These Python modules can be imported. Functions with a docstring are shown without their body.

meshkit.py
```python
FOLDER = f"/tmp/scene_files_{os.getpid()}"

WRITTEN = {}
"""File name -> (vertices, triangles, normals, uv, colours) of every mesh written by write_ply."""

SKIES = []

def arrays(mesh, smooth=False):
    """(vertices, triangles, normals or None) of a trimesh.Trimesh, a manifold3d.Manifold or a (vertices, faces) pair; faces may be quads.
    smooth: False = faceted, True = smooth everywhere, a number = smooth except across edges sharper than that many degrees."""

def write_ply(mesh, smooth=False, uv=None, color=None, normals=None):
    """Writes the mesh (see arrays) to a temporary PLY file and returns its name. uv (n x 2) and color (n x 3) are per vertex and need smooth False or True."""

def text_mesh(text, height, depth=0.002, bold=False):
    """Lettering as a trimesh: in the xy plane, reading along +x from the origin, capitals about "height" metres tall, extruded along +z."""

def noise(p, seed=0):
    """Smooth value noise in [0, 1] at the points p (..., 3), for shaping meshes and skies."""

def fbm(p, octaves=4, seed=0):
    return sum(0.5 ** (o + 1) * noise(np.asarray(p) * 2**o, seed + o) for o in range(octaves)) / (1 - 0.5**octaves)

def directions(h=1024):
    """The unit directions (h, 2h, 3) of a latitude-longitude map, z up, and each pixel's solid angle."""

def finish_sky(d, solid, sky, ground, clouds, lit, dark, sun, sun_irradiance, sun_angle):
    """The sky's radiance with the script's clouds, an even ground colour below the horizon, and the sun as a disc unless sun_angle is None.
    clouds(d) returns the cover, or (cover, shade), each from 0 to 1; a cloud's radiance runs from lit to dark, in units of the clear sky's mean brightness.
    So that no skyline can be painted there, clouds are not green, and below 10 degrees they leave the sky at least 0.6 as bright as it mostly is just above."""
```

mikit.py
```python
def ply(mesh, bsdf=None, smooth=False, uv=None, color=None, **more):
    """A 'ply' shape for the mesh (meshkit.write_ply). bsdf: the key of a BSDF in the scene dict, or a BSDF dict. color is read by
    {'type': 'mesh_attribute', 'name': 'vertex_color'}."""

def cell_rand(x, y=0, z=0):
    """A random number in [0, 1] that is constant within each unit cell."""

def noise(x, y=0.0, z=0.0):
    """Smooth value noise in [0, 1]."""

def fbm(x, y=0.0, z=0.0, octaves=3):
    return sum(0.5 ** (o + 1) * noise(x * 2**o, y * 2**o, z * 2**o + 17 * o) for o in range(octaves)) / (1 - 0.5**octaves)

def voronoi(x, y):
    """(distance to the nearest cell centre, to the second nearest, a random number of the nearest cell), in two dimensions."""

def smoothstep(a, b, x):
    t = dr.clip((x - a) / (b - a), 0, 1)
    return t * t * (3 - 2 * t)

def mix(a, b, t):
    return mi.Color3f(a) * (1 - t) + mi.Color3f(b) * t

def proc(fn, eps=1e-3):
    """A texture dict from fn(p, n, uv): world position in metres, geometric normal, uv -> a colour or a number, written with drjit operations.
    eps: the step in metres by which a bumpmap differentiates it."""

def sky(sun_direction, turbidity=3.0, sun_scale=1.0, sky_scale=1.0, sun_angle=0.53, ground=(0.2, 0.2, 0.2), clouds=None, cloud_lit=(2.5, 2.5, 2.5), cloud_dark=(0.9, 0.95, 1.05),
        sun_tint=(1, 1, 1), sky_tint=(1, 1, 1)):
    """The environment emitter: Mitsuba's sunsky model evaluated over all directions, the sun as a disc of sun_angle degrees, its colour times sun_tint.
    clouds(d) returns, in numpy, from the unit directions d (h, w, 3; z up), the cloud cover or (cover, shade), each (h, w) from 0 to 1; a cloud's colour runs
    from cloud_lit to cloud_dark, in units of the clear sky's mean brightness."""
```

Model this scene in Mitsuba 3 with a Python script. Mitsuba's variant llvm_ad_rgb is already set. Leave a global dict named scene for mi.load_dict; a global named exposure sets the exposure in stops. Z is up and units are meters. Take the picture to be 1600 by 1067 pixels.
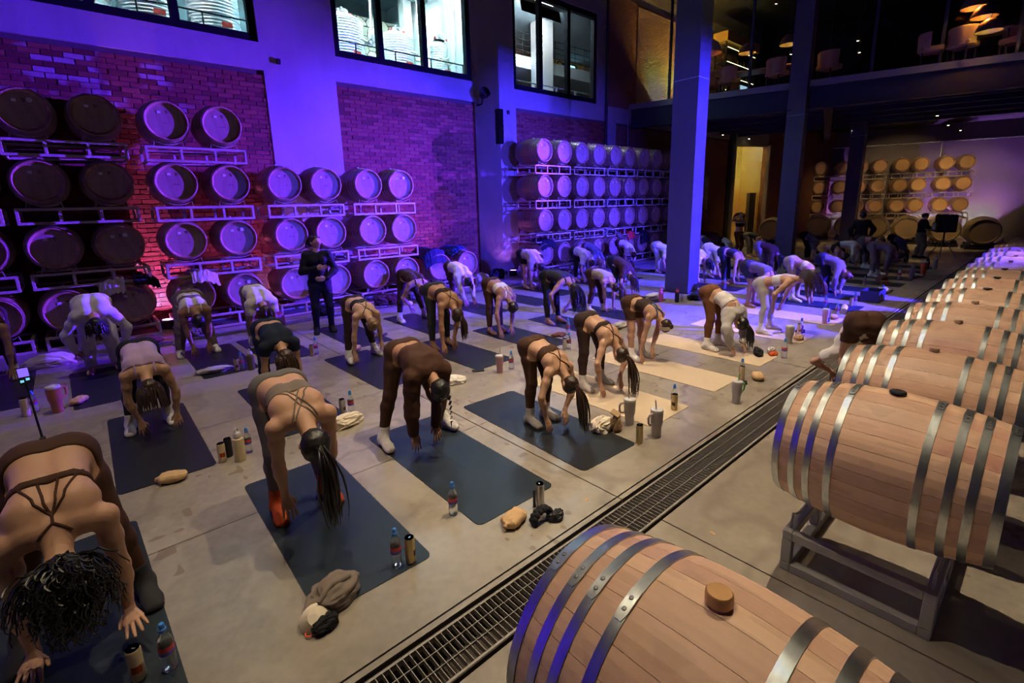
import math, random
import numpy as np, trimesh, drjit as dr, mitsuba as mi, mikit, meshkit
from mikit import proc, noise, fbm, cell_rand, voronoi, smoothstep, mix
T = mi.ScalarTransform4f
V = lambda *a: np.array(a, float)
random.seed(7)
RNG = np.random.default_rng(7)
PI = math.pi
scene, labels = {}, {}

# ------------------------------------------------------------------ camera
scene['camera'] = {'type': 'perspective', 'fov': math.degrees(2 * math.atan(800 / 757.3)), 'fov_axis': 'x',
    'principal_point_offset_x': -0.0020, 'principal_point_offset_y': 0.0423, 'near_clip': 0.05, 'far_clip': 200.0,
    'to_world': T().look_at(origin=[0, 0, 2.0], target=[0.64704, 0.73116, 2.0 - 0.2162], up=[0.16237, 0.14492, 0.97603])}
exposure = 0.0

# ------------------------------------------------------------------ lights
WARM, COOL = (1.0, 0.70, 0.40), (0.55, 0.85, 1.0)

def rgb(c, k=1.0):
    return {'type': 'rgb', 'value': [float(x) * k for x in c]}

def spot(key, at, to, color, power, cutoff, beam, weight=0.3):
    scene[key] = {'type': 'spot', 'to_world': T().look_at(origin=list(at), target=list(to), up=[0.01, 0.03, 1]),
                  'intensity': rgb(color, power), 'cutoff_angle': cutoff, 'beam_width': beam, 'sampling_weight': weight}

# violet wash clamped to the mezzanine column, raking along the left wall
W_RAKE = V(16.45, 6.2, 3.35)
spot('light_rake_violet', W_RAKE, (0.0, 10.5, 2.4), (0.095, 0.018, 1.0), 8800, 18, 4, 1.3)
# two blue heads on stands against the right wall, beyond the picture's right edge
W_A, W_B = V(7.2, -3.0, 3.5), V(11.9, -3.0, 3.5)
spot('light_wash_blue', W_A, (11.4, 10.2, 2.2), (0.05, 0.03, 1.0), 650, 18, 12, 0.5)
spot('light_wash_blue_b', W_B, (10.0, 5.0, 1.2), (0.04, 0.025, 1.0), 4500, 27, 18, 1.0)
# warm downlights of the hall ceiling
HALLC = (1.0, 0.80, 0.54)
HALL = [(0.2, 2.4, 8.6, 62), (4.4, 1.9, 8.6, 205), (9.2, 2.6, 8.6, 50), (1.2, 5.3, 8.6, 60), (5.6, 5.3, 8.6, 80), (10.2, 5.0, 8.6, 18)]
for i, p in enumerate(HALL):
    spot(f'light_hall_{i}', p[:3], (p[0], p[1] - 0.2, 0), HALLC, p[3], 33 if i < 3 else 37, 18, 0.75)
# warm spots under the mezzanine on the far racks
for i, (p, q, w) in enumerate((((23.6, 3.6, 4.7), (29.6, 5.6, 2.4), 90), ((24.5, 6.4, 4.7), (29.0, 8.0, 1.9), 16), ((25.5, 1.6, 4.7), (30.4, 3.2, 2.4), 75), ((22.5, 3.2, 4.7), (25.6, 3.6, 0.6), 45), ((21.5, 8.0, 4.7), (24.0, 9.3, 0.3), 7))):
    spot(f'light_under_{i}', p, q, (1.0, 0.66, 0.28), w, 22 if i < 3 else 34, 11, 0.35)

# ------------------------------------------------------------------ materials
def M(key, color, rough=0.6, metal=0.0, spec=0.4, two=False, **k):
    c = color if isinstance(color, dict) else rgb(color)
    b = {'type': 'principled', 'base_color': c, 'roughness': rough, 'metallic': metal, 'specular': spec, **k}
    scene[key] = {'type': 'twosided', 'b': b} if two else b
    return key

def EM(key, color, k, weight=0.06):
    return {'type': 'area', 'radiance': rgb(color, k), 'sampling_weight': weight}

def f_floor(p, n, uv):
    a = fbm(p.x * 0.55 + 3, p.y * 0.55, 0.0, 4)                          # broad patches of the trowelled slab
    w = fbm(p.x * 1.3 + 2.0 * a, p.y * 3.4 + 9, 2.0, 4)                  # streaks
    g = fbm(p.x * 30, p.y * 30, 4.0, 2)                                  # fine grain
    stain = smoothstep(0.60, 0.70, fbm(p.x * 0.9 + 5, p.y * 1.1, 7.0, 4))
    dry = smoothstep(0.58, 0.66, fbm(p.x * 2.1 + 8, p.y * 1.7, 3.0, 4))
    spots = smoothstep(0.86, 0.90, noise(p.x * 15.0, p.y * 13.0, 3.0)) * smoothstep(0.5, 0.6, noise(p.x * 1.1, p.y * 1.2, 6.0))
    vein = smoothstep(0.035, 0.0, dr.abs(fbm(p.x * 0.8 + 1.5, p.y * 1.0, 11.0, 4) - 0.5))
    v = 0.50 + 0.9 * (a - 0.5) + 0.65 * (w - 0.5) + 0.25 * (g - 0.5)
    c = mix((0.175, 0.150, 0.118), (0.335, 0.295, 0.238), dr.clip(v, 0, 1))
    c = mix(c, (0.15, 0.118, 0.085), 0.38 * stain)
    c = mix(c, (0.36, 0.325, 0.27), 0.30 * dry)
    c = mix(c, (0.14, 0.085, 0.05), 0.55 * spots)
    return mix(c, (0.13, 0.105, 0.08), 0.35 * vein)
M('m_floor', proc(f_floor), 0.30, spec=0.5)
def f_conc(p, n, uv):
    a = fbm(p.x * 1.1, p.y * 1.1, p.z * 0.7, 4)
    s = fbm(p.x * 6.0, p.y * 6.0, p.z * 0.5 + 4, 3)
    v = a * 0.7 + s * 0.3
    return mix((0.20, 0.18, 0.16), (0.34, 0.31, 0.28), v)
M('m_concrete', proc(f_conc), 0.8, spec=0.25)
def f_stain(p, n, uv):
    w = smoothstep(0.50, 0.62, fbm(p.x * 2.1 + 7, p.y * 2.0, p.z * 1.6, 4)) * smoothstep(2.6, 1.2, p.x) * smoothstep(3.2, 3.8, p.z)
    g = fbm(p.x * 14, p.y * 14, p.z * 30, 3)
    return mix(mix((0.135, 0.034, 0.024), (0.20, 0.055, 0.038), g), (0.33, 0.27, 0.24), w * 0.8)
M('m_brick', proc(f_stain), 0.85, spec=0.08)
M('m_brick_b', (0.19, 0.058, 0.030), 0.85, spec=0.2)
M('m_brick_c', (0.105, 0.028, 0.016), 0.85, spec=0.2)
M('m_mortar', (0.085, 0.060, 0.052), 0.9, spec=0.1)
M('m_brick_far', (0.20, 0.085, 0.05), 0.85, spec=0.2)
def oak(c0, c1, seed):
    def f(p, n, uv):
        s = cell_rand(dr.floor(uv.x * 26), seed, 1)
        g = fbm(uv.x * 26 * 5 + s * 40, uv.y * 6 + seed, s * 9, 3)
        k = dr.clip(0.5 * g + 0.75 * (s - 0.35) + 0.15, 0, 1)
        return mix(c0, c1, k)
    return proc(f)
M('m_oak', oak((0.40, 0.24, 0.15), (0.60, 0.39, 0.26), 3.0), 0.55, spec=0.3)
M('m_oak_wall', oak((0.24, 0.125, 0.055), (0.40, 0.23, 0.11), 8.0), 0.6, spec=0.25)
# single staves of the near barrels: grain along the stave (uv.y), a tone of its own for each variant
def stave_mat(i, c0, c1, pink):
    def f(p, n, uv):
        g = 0.72 * fbm(uv.x * 1.1, uv.y * 1.3, i * 7.3, 3) + 0.28 * fbm(uv.x * 14.0, uv.y * 2.4, i * 7.3, 3)
        k = smoothstep(0.74, 0.80, noise(uv.x * 2.6 + i * 3, uv.y * 9.0, 5.0 + i))
        w = smoothstep(0.60, 0.78, fbm(p.x * 3.2, p.y * 2.2 + i, p.z * 3.2, 3)) * pink
        c = mix(c0, c1, dr.clip(g * 1.3 - 0.15, 0, 1))
        return mix(mix(c, (0.20, 0.12, 0.07), k * 0.16), (0.40, 0.15, 0.12), w)
    M(f'm_stave_{i}', proc(f), 0.5, spec=0.35)
stave_mat(0, (0.47, 0.285, 0.18), (0.62, 0.41, 0.275), 0.2)
stave_mat(1, (0.40, 0.24, 0.15), (0.56, 0.355, 0.235), 0.3)
stave_mat(2, (0.52, 0.33, 0.205), (0.68, 0.46, 0.31), 0.1)
stave_mat(3, (0.43, 0.25, 0.165), (0.58, 0.365, 0.25), 0.5)
def f_head(p, n, uv):
    s = cell_rand(dr.floor(uv.x * 7), 2.0, 5.0)
    g = fbm(uv.x * 40, uv.y * 2.5 + s * 8, 1.0, 3)
    return mix((0.26, 0.165, 0.095), (0.42, 0.285, 0.18), dr.clip(0.55 * g + 0.55 * (s - 0.3) + 0.2, 0, 1))
M('m_head', proc(f_head), 0.6, spec=0.25)
def f_hoop(p, n, uv):
    g = fbm(p.x * 22, p.y * 60, p.z * 22, 3)
    return mix((0.40, 0.43, 0.43), (0.62, 0.65, 0.64), g)
M('m_hoop', proc(f_hoop), 0.32, metal=1.0)
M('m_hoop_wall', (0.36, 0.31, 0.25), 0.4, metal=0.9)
M('m_rivet', (0.13, 0.13, 0.13), 0.45, metal=0.8)
M('m_rack', (0.46, 0.40, 0.26), 0.5)
M('m_rack_grey', (0.30, 0.29, 0.26), 0.5)
M('m_steel_dark', (0.030, 0.033, 0.038), 0.45)
M('m_beam', (0.022, 0.03, 0.04), 0.5)
M('m_black', (0.010, 0.010, 0.011), 0.5)
M('m_frame', (0.005, 0.005, 0.006), 0.7, spec=0.1)
M('m_column', (0.075, 0.075, 0.080), 0.5)
M('m_wall_far', (0.13, 0.112, 0.115), 0.8)
M('m_head_far', (0.55, 0.34, 0.15), 0.6)
M('m_slab_edge', (0.24, 0.25, 0.26), 0.6)
M('m_grate', (0.27, 0.245, 0.205), 0.5, metal=0.2)
M('m_trough', (0.055, 0.045, 0.035), 0.9)
M('m_white', (0.72, 0.72, 0.70), 0.6)
M('m_grey', (0.22, 0.23, 0.24), 0.7)
M('m_tank', (0.80, 0.83, 0.85), 0.35, metal=0.25)
M('m_inox', (0.72, 0.75, 0.78), 0.28, metal=1.0)
M('m_red', (0.55, 0.03, 0.02), 0.5)
M('m_copper', (0.85, 0.42, 0.16), 0.35, metal=0.7)
M('m_yellow_wall', (0.62, 0.48, 0.22), 0.7)
scene['m_glass'] = {'type': 'thindielectric', 'int_ior': 1.45}

# ------------------------------------------------------------------ helpers
def pose(at=(0, 0, 0), rz=0.0, rx=0.0, ry=0.0, s=1.0):
    t = T().translate(list(map(float, at)))
    if rz: t = t.rotate([0, 0, 1], rz)
    if ry: t = t.rotate([0, 1, 0], ry)
    if rx: t = t.rotate([1, 0, 0], rx)
    if s != 1.0: t = t.scale(s if not isinstance(s, tuple) else list(s))
    return t

USED = {}
def key_of(name):
    k = USED.get(name, 0)
    USED[name] = k + 1
    return name if k == 0 else f'{name}_{k:03d}'

def put(key, shape, to=None, mat=None, **more):
    s = dict(shape)
    if mat: s['bsdf'] = {'type': 'ref', 'id': mat}
    if to is not None: s['to_world'] = to
    s.update(more)
    scene[key] = s
    return key

def part(parent, name, shape, to=None, mat=None, label=None, kind=None, **more):
    k = key_of(parent + '__' + name)
    put(k, shape, to, mat, **more)
    e = {}
    if label: e['label'] = label
    if kind: e['kind'] = kind
    if e: labels[k] = e
    return k

def thing(name, label, cat, group=None):
    k = key_of(name)
    labels[k] = {'label': label, 'category': cat}
    if group: labels[k]['group'] = group
    return k

def single(name, shape, label, cat, to=None, mat=None, group=None, **more):
    k = thing(name, label, cat, group)
    put(k, shape, to, mat, **more)
    return k

def struct(name, shape=None, to=None, mat=None, label=None, **more):
    k = key_of(name)
    labels[k] = {'kind': 'structure'}
    if label: labels[k]['label'] = label
    if shape is not None: put(k, shape, to, mat, **more)
    return k

def box_mesh(x0, x1, y0, y1, z0, z1):
    m = trimesh.creation.box((x1 - x0, y1 - y0, z1 - z0))
    m.apply_translation([(x0 + x1) / 2, (y0 + y1) / 2, (z0 + z1) / 2])
    return m

def cat(ms):
    return trimesh.util.concatenate(ms)

_bx = {}
def bx(w, d, h, mat, bevel=0.0):
    """Shared ply of a box, centred, edges chamfered."""
    k = (round(w, 4), round(d, 4), round(h, 4), mat, bevel)
    if k not in _bx:
        if bevel:
            import manifold3d as mf
            c = []
            for ax in range(3):
                q = [w / 2 - bevel, d / 2 - bevel, h / 2 - bevel]; q[ax] += bevel
                c += [[sx * q[0], sy * q[1], sz * q[2]] for sx in (-1, 1) for sy in (-1, 1) for sz in (-1, 1)]
            m = trimesh.convex.convex_hull(np.array(c))
        else:
            m = trimesh.creation.box((w, d, h))
        _bx[k] = mikit.ply(m, mat)
    return _bx[k]

def tube(pts, r, n=8, caps=True):
    """Swept tube (radii per point or one) along a polyline: (vertices, faces)."""
    p = np.asarray(pts, float); m = len(p)
    r = np.broadcast_to(np.asarray(r, float), (m,))
    t = np.gradient(p, axis=0); t /= np.linalg.norm(t, axis=1, keepdims=True) + 1e-12
    ref = V(0, 0, 1) if abs(t[0][2]) < 0.9 else V(1, 0, 0)
    a = np.cross(t[0], ref); a /= np.linalg.norm(a)
    A = []
    for i in range(m):
        a = a - t[i] * (a @ t[i]); a /= np.linalg.norm(a) + 1e-12
        A.append(a)
    A = np.array(A); B = np.cross(t, A)
    th = np.arange(n) * 2 * PI / n
    v = p[:, None] + r[:, None, None] * (np.cos(th)[None, :, None] * A[:, None] + np.sin(th)[None, :, None] * B[:, None])
    v = v.reshape(-1, 3)
    i, j = np.meshgrid(np.arange(m - 1), np.arange(n), indexing='ij')
    q = np.stack([i * n + j, i * n + (j + 1) % n, (i + 1) * n + (j + 1) % n, (i + 1) * n + j], -1).reshape(-1, 4)
    f = np.vstack([q[:, [0, 1, 2]], q[:, [0, 2, 3]]])
    if caps:
        v = np.vstack([v, p[:1], p[-1:]]); k = len(v)
        j = np.arange(n)
        f = np.vstack([f, np.stack([(j + 1) % n, j, np.full(n, k - 2)], 1),
                       np.stack([(m - 1) * n + j, (m - 1) * n + (j + 1) % n, np.full(n, k - 1)], 1)])
    return trimesh.Trimesh(v, f, process=False)

def lathe(prof, n=32, a0=0.0, a1=2 * PI):
    """Revolve (r, z) profile about z; closed ring; uv (angle, profile)."""
    prof = np.asarray(prof, float); m = len(prof)
    full = abs(a1 - a0 - 2 * PI) < 1e-6
    th = np.linspace(a0, a1, n + 1)
    v = np.stack([prof[None, :, 0] * np.cos(th)[:, None], prof[None, :, 0] * np.sin(th)[:, None], np.broadcast_to(prof[None, :, 1], (n + 1, m))], -1).reshape(-1, 3)
    i, j = np.meshgrid(np.arange(n), np.arange(m - 1), indexing='ij')
    q = np.stack([i * m + j, (i + 1) * m + j, (i + 1) * m + j + 1, i * m + j + 1], -1).reshape(-1, 4)
    f = np.vstack([q[:, [0, 1, 2]], q[:, [0, 2, 3]]])
    d = np.r_[0, np.cumsum(np.linalg.norm(np.diff(prof, axis=0), axis=1))]; d /= d[-1] + 1e-9
    uv = np.stack(np.broadcast_arrays((np.arange(n + 1) / n)[:, None], d[None, :]), -1).reshape(-1, 2)
    mm = trimesh.Trimesh(v, f, process=False)
    if mm.volume < 0 and not (prof[0, 0] > 1e-6 and prof[-1, 0] > 1e-6 and full is False): f = f[:, ::-1]
    return trimesh.Trimesh(v, f, process=False), uv

def y_axis(m):
    """Turn a z-axis solid so that its axis is y."""
    m = m.copy(); v = m.vertices.copy()
    m.vertices = np.stack([v[:, 0], v[:, 2], -v[:, 1]], 1) * V(1, 1, 1)
    return m

ORD = ['first', 'second', 'third', 'fourth', 'fifth', 'sixth', 'seventh', 'eighth', 'ninth', 'tenth', 'eleventh', 'twelfth', 'thirteenth']
# ================================================================== the setting
YW = 10.9                                # inner face of the long left wall
XJ = [-6.0, -1.3, 2.51, 6.3, 10.1, 13.9, 17.7, 21.5, 25.3, 29.1, 33.0]
YJ = [-4.5, -1.0, 1.455, 1.76, 1.80, 3.385, 5.19, 7.0, 9.06]
floor = struct('floor', mikit.ply(box_mesh(-6, 33, -4.5, 10.9, -0.30, -0.20), 'm_trough'), label='concrete base under the floor slabs')
G = 0.005
for a in range(len(XJ) - 1):
    for b in range(len(YJ)):
        y0 = YJ[b]; y1 = YJ[b + 1] if b + 1 < len(YJ) else None
        if b == 2: continue                                     # the drain runs here
        if y1 is None: y0, y1 = 9.36, 10.9
        elif b == 7: y1 = 9.06
        part(floor, 'slab', mikit.ply(box_mesh(XJ[a] + G, XJ[a + 1] - G, y0 + (0.003 if b != 4 else 0.008), y1 - 0.003, -0.2, 0.0), 'm_floor'))

# the two drains: steel frame, trough and grating
def drain(y0, y1, x0, x1, near, lab):
    d = thing('floor_drain', lab, 'drain')
    part(d, 'trough', mikit.ply(cat([box_mesh(x0, x1, y0, y1, -0.19, -0.17), box_mesh(x0, x1, y0, y0 + 0.006, -0.17, -0.004), box_mesh(x0, x1, y1 - 0.006, y1, -0.17, -0.004)]), 'm_trough'))
    for y in (y0 + 0.012, y1 - 0.012):
        part(d, 'edge_bar', mikit.ply(box_mesh(x0, x1, y - 0.006, y + 0.006, -0.034, -0.002), 'm_grate'))
    w = y1 - y0
    for k in (0.36, 0.66):
        part(d, 'long_bar', mikit.ply(box_mesh(x0, x1, y0 + w * k - 0.0018, y0 + w * k + 0.0018, -0.014, -0.001), 'm_grate'))
    one = mikit.ply(box_mesh(-0.0018, 0.0018, -w / 2 + 0.018, w / 2 - 0.018, -0.030, 0.0), 'm_grate')
    step = 0.034
    xs = np.arange(near, x1, step)
    for x in xs[:300]:
        part(d, 'cross_bar', one, T().translate([float(x), (y0 + y1) / 2, -0.003]))
    rest = np.r_[xs[300:], np.arange(x0, near - step / 2, step)]
    part(d, 'grating', mikit.ply(cat([box_mesh(x - 0.0018, x + 0.0018, y0 + 0.018, y1 - 0.018, -0.033, -0.003) for x in rest]), 'm_grate'), kind='stuff')
drain(1.476, 1.739, -1.5, 26.0, 0.25, 'long floor drain with steel grating beside the row of barrels at right')
drain(9.08, 9.34, -3.0, 22.0, -1.2, 'narrow floor drain with grating along the foot of the barrel racks')

# left wall: concrete frame around three windows, brick infill below
WIN = [(-0.9, 3.23), (4.74, 8.40), (9.86, 13.55)]
WB, WT = 5.2, 7.9
wall = struct('wall_left', label='long concrete wall with brick panels behind the barrel racks')
xs = [-6.0, WIN[0][0], WIN[0][1], WIN[1][0], WIN[1][1], WIN[2][0], WIN[2][1], 33.0]
PAN = [(-6.0, 3.26), (4.70, 8.44), (9.92, 13.98)]
ZP = 4.70
def wbox(x0, x1, z0, z1, y=YW, t=0.30, mat='m_concrete'):
    part(wall, 'concrete', mikit.ply(box_mesh(x0, x1, y, y + t, z0, z1), mat))
wbox(-6, 33, WT, 9.2); wbox(-6, 23.25, ZP, WB)
for i in (0, 2, 4): wbox(xs[i], xs[i + 1], WB, WT)
wbox(WIN[2][1], 14.05, WB, WT)
px = [3.26, 4.70, 8.44, 9.92, 13.98, 14.6]
wbox(3.26, 4.70, 0, ZP); wbox(8.44, 9.92, 0, ZP); wbox(13.98, 14.6, 0, ZP)
wbox(14.05, 33, WB, WT, mat='m_mortar'); wbox(14.6, 23.25, 0, ZP, y=YW + 0.04, mat='m_mortar')
for x0, x1 in PAN:
    part(wall, 'mortar', mikit.ply(box_mesh(x0, x1, YW + 0.045, YW + 0.3, 0, ZP), 'm_mortar'))
# bricks, each its own piece: those seen largest singly, the others joined
BL, BH = 0.262, 0.084
def bricks(x0, x1, z0, z1, yb=YW + 0.05):
    out = []
    for r in range(int((z1 - z0) / BH)):
        z = z0 + r * BH
        x = x0 - (BL / 2 if r % 2 else 0)
        while x < x1:
            a, b = max(x, x0), min(x + BL, x1)
            if b - a > 0.05: out.append((a, b, z))
            x += BL
    return out
brk = {}
def brick_ply(w, v):
    k = (round(w, 3), v)
    if k not in brk:
        h, e = BH - 0.012, 0.004
        c = np.array([[x, y, z] for x in (-w / 2, w / 2) for y in (0, 0.05) for z in (0, h)])
        c2 = []
        for x, y, z in c:
            if y == 0: c2.append([x * (1 - 2 * e / w), -0.0, z + (e if z == 0 else -e)])
            else: c2.append([x, y, z])
            if y == 0: c2.append([x, e, z])
        brk[k] = mikit.ply(trimesh.convex.convex_hull(np.array(c2)), v)
    return brk[k]
allb = []
for x0, x1 in ((-1.4, 3.26), (4.70, 8.44), (9.92, 13.98)):
    allb += bricks(x0, x1, 0.0, ZP)
def shown(b):
    x, z = (b[0] + b[1]) / 2, b[2]
    d = math.hypot(x, YW)
    hid = 1.0
    if z < 3.75 and not (2.5 < x < 2.75 or 5.9 < x < 8.4 or 0.95 < x < 1.25): hid = 0.02
    if 2.5 < x < 6.0 and z > 2.9: hid = 1.0
    if x < -0.6: hid = 0.01
    return hid * (b[1] - b[0]) / d ** 1.5
allb.sort(key=shown, reverse=True)
VAR = ['m_brick', 'm_brick', 'm_brick_b', 'm_brick', 'm_brick_c']
for i, (a, b, z) in enumerate(allb[:300]):
    dy = RNG.uniform(0, 0.008)
    part(wall, 'brick', brick_ply(b - a - 0.012, VAR[RNG.integers(5)]), T().translate([(a + b) / 2, YW + 0.012 + dy, z + 0.006]))
rest = {}
for a, b, z in allb[300:]:
    v = VAR[RNG.integers(5)]
    rest.setdefault(v, []).append((a + 0.006, b - 0.006, YW + 0.012 + RNG.uniform(0, 0.008), YW + 0.05, z + 0.006, z + BH - 0.006))
def boxes(L):
    L = np.array(L); n = len(L)
    ix = np.array([[0, 2, 4], [1, 2, 4], [1, 2, 5], [0, 2, 5], [0, 3, 4], [1, 3, 4], [1, 3, 5], [0, 3, 5]])
    v = L[:, ix].reshape(-1, 3)
    q = np.array([[0, 1, 2, 3], [1, 5, 6, 2], [4, 0, 3, 7], [3, 2, 6, 7], [4, 5, 1, 0], [5, 4, 7, 6]])
    f = (np.arange(n)[:, None, None] * 8 + q[None]).reshape(-1, 4)
    return trimesh.Trimesh(v, np.vstack([f[:, [0, 1, 2]], f[:, [0, 2, 3]]]), process=False)
for v in rest: part(wall, 'brickwork', mikit.ply(boxes(rest[v]), v), kind='stuff')
far_b = [(a + .006, b - .006, YW + 0.02, YW + 0.05, z + .006, z + BH - .006) for a, b, z in bricks(14.6, 23.2, 0.0, ZP)] + \
        [(a + .006, b - .006, YW - 0.012, YW + 0.01, z + .006, z + BH - .006) for a, b, z in bricks(14.05, 21.0, WB, WT + 0.8)]
part(wall, 'brickwork', mikit.ply(boxes(far_b), 'm_brick_far'), kind='stuff')

# windows in the wall: frame, mullions, panes
FR = 0.13
def frame_bar(w, name, x0, x1, z0, z1, y0=YW + 0.05, y1=YW + 0.19):
    part(w, name, mikit.ply(box_mesh(x0, x1, y0, y1, z0, z1), 'm_frame'))
for (x0, x1), mull in zip(WIN, ((0.76, 1.92), (5.86, 7.03), (11.0, 12.22))):
    w = struct('window_1' if x0 < 0 else ('window_2' if x0 < 5 else 'window_3'))
    labels[w]['label'] = 'tall black framed interior window above the brick panel'
    frame_bar(w, 'frame_rail', x0, x1, WB, WB + 0.15); frame_bar(w, 'frame_rail', x0, x1, WT - 0.15, WT)
    frame_bar(w, 'frame_stile', x0, x0 + FR, WB, WT); frame_bar(w, 'frame_stile', x1 - FR, x1, WB, WT)
    ed = [x0 + FR] + list(mull) + [x1 - FR]
    for m in mull: frame_bar(w, 'mullion', m - 0.065, m + 0.065, WB, WT)
    for a, b in zip(ed[:-1], ed[1:]):
        part(w, 'pane', mikit.ply(trimesh.Trimesh([[a, YW + 0.12, WB + 0.1], [b, YW + 0.12, WB + 0.1], [b, YW + 0.12, WT - 0.1], [a, YW + 0.12, WT - 0.1]], [[0, 1, 2], [0, 2, 3]]), 'm_glass'))

# the other walls and the ceiling
struct('wall_right', mikit.ply(box_mesh(-6, 33, -4.8, -4.5, -0.3, 9.2), 'm_grey'))
struct('wall_back', mikit.ply(box_mesh(-6.3, -6, -4.8, 11.2, -0.3, 9.2), 'm_grey'))
struct('ceiling', mikit.ply(box_mesh(-6.3, 34, -4.8, 20, 9.2, 9.4), 'm_black'))

# ---- the hall's far end: a kinked wall with a lit doorway
fw = struct('wall_far', label='far wall behind the casks and racks')
def wall_run(p0, p1, z0, z1, mat, th=0.3, name='panel'):
    p0, p1 = V(*p0), V(*p1); d = p1 - p0; L = np.linalg.norm(d); n = V(-d[1], d[0]) / L
    if n[0] < 0: n = -n
    q = [p0, p1, p1 + n * th, p0 + n * th]
    v = [[x, y, z] for z in (z0, z1) for x, y in q]
    m = trimesh.convex.convex_hull(np.array(v))
    part(fw, name, mikit.ply(m, mat))
A0, A1, A2 = V(23.3, 10.9), V(29.6, 8.45), V(34.2, -4.5)
da = (A1 - A0) / np.linalg.norm(A1 - A0)
D0, D1 = A0 + da * 0.35, A0 + da * 2.35
wall_run(A0, D0, -0.2, 5.2, 'm_steel_dark'); wall_run(D1, A1, -0.2, 5.2, 'm_brick_far'); wall_run(D0, D1, 4.45, 5.2, 'm_concrete')
wall_run(A1, A2, -0.2, 5.2, 'm_wall_far')
wall_run(A0 + V(0, 0), A2 + V(0, 0), 5.2, 9.2, 'm_black')
# trim line along the top of the far wall
du = (A2 - A1) / np.linalg.norm(A2 - A1); nu = V(-du[1], du[0]); nu = nu if nu[0] > 0 else -nu
def along(P, d, s, off=0.0, n=nu): return P + d * s + n * off
t0, t1 = A1 - nu * 0.03, A2 - nu * 0.03
struct('trim_1', mikit.ply(tube([[*t0, 4.42], [*t1, 4.42]], 0.028, 6), 'm_white'), label='thin pale conduit along the top of the far wall')
struct('trim_2', mikit.ply(tube([[*(t0 + du * 4.3), 4.42], [*(t0 + du * 4.3), 3.2]], 0.025, 6), 'm_white'), label='thin pale conduit dropping down the far wall')
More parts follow.
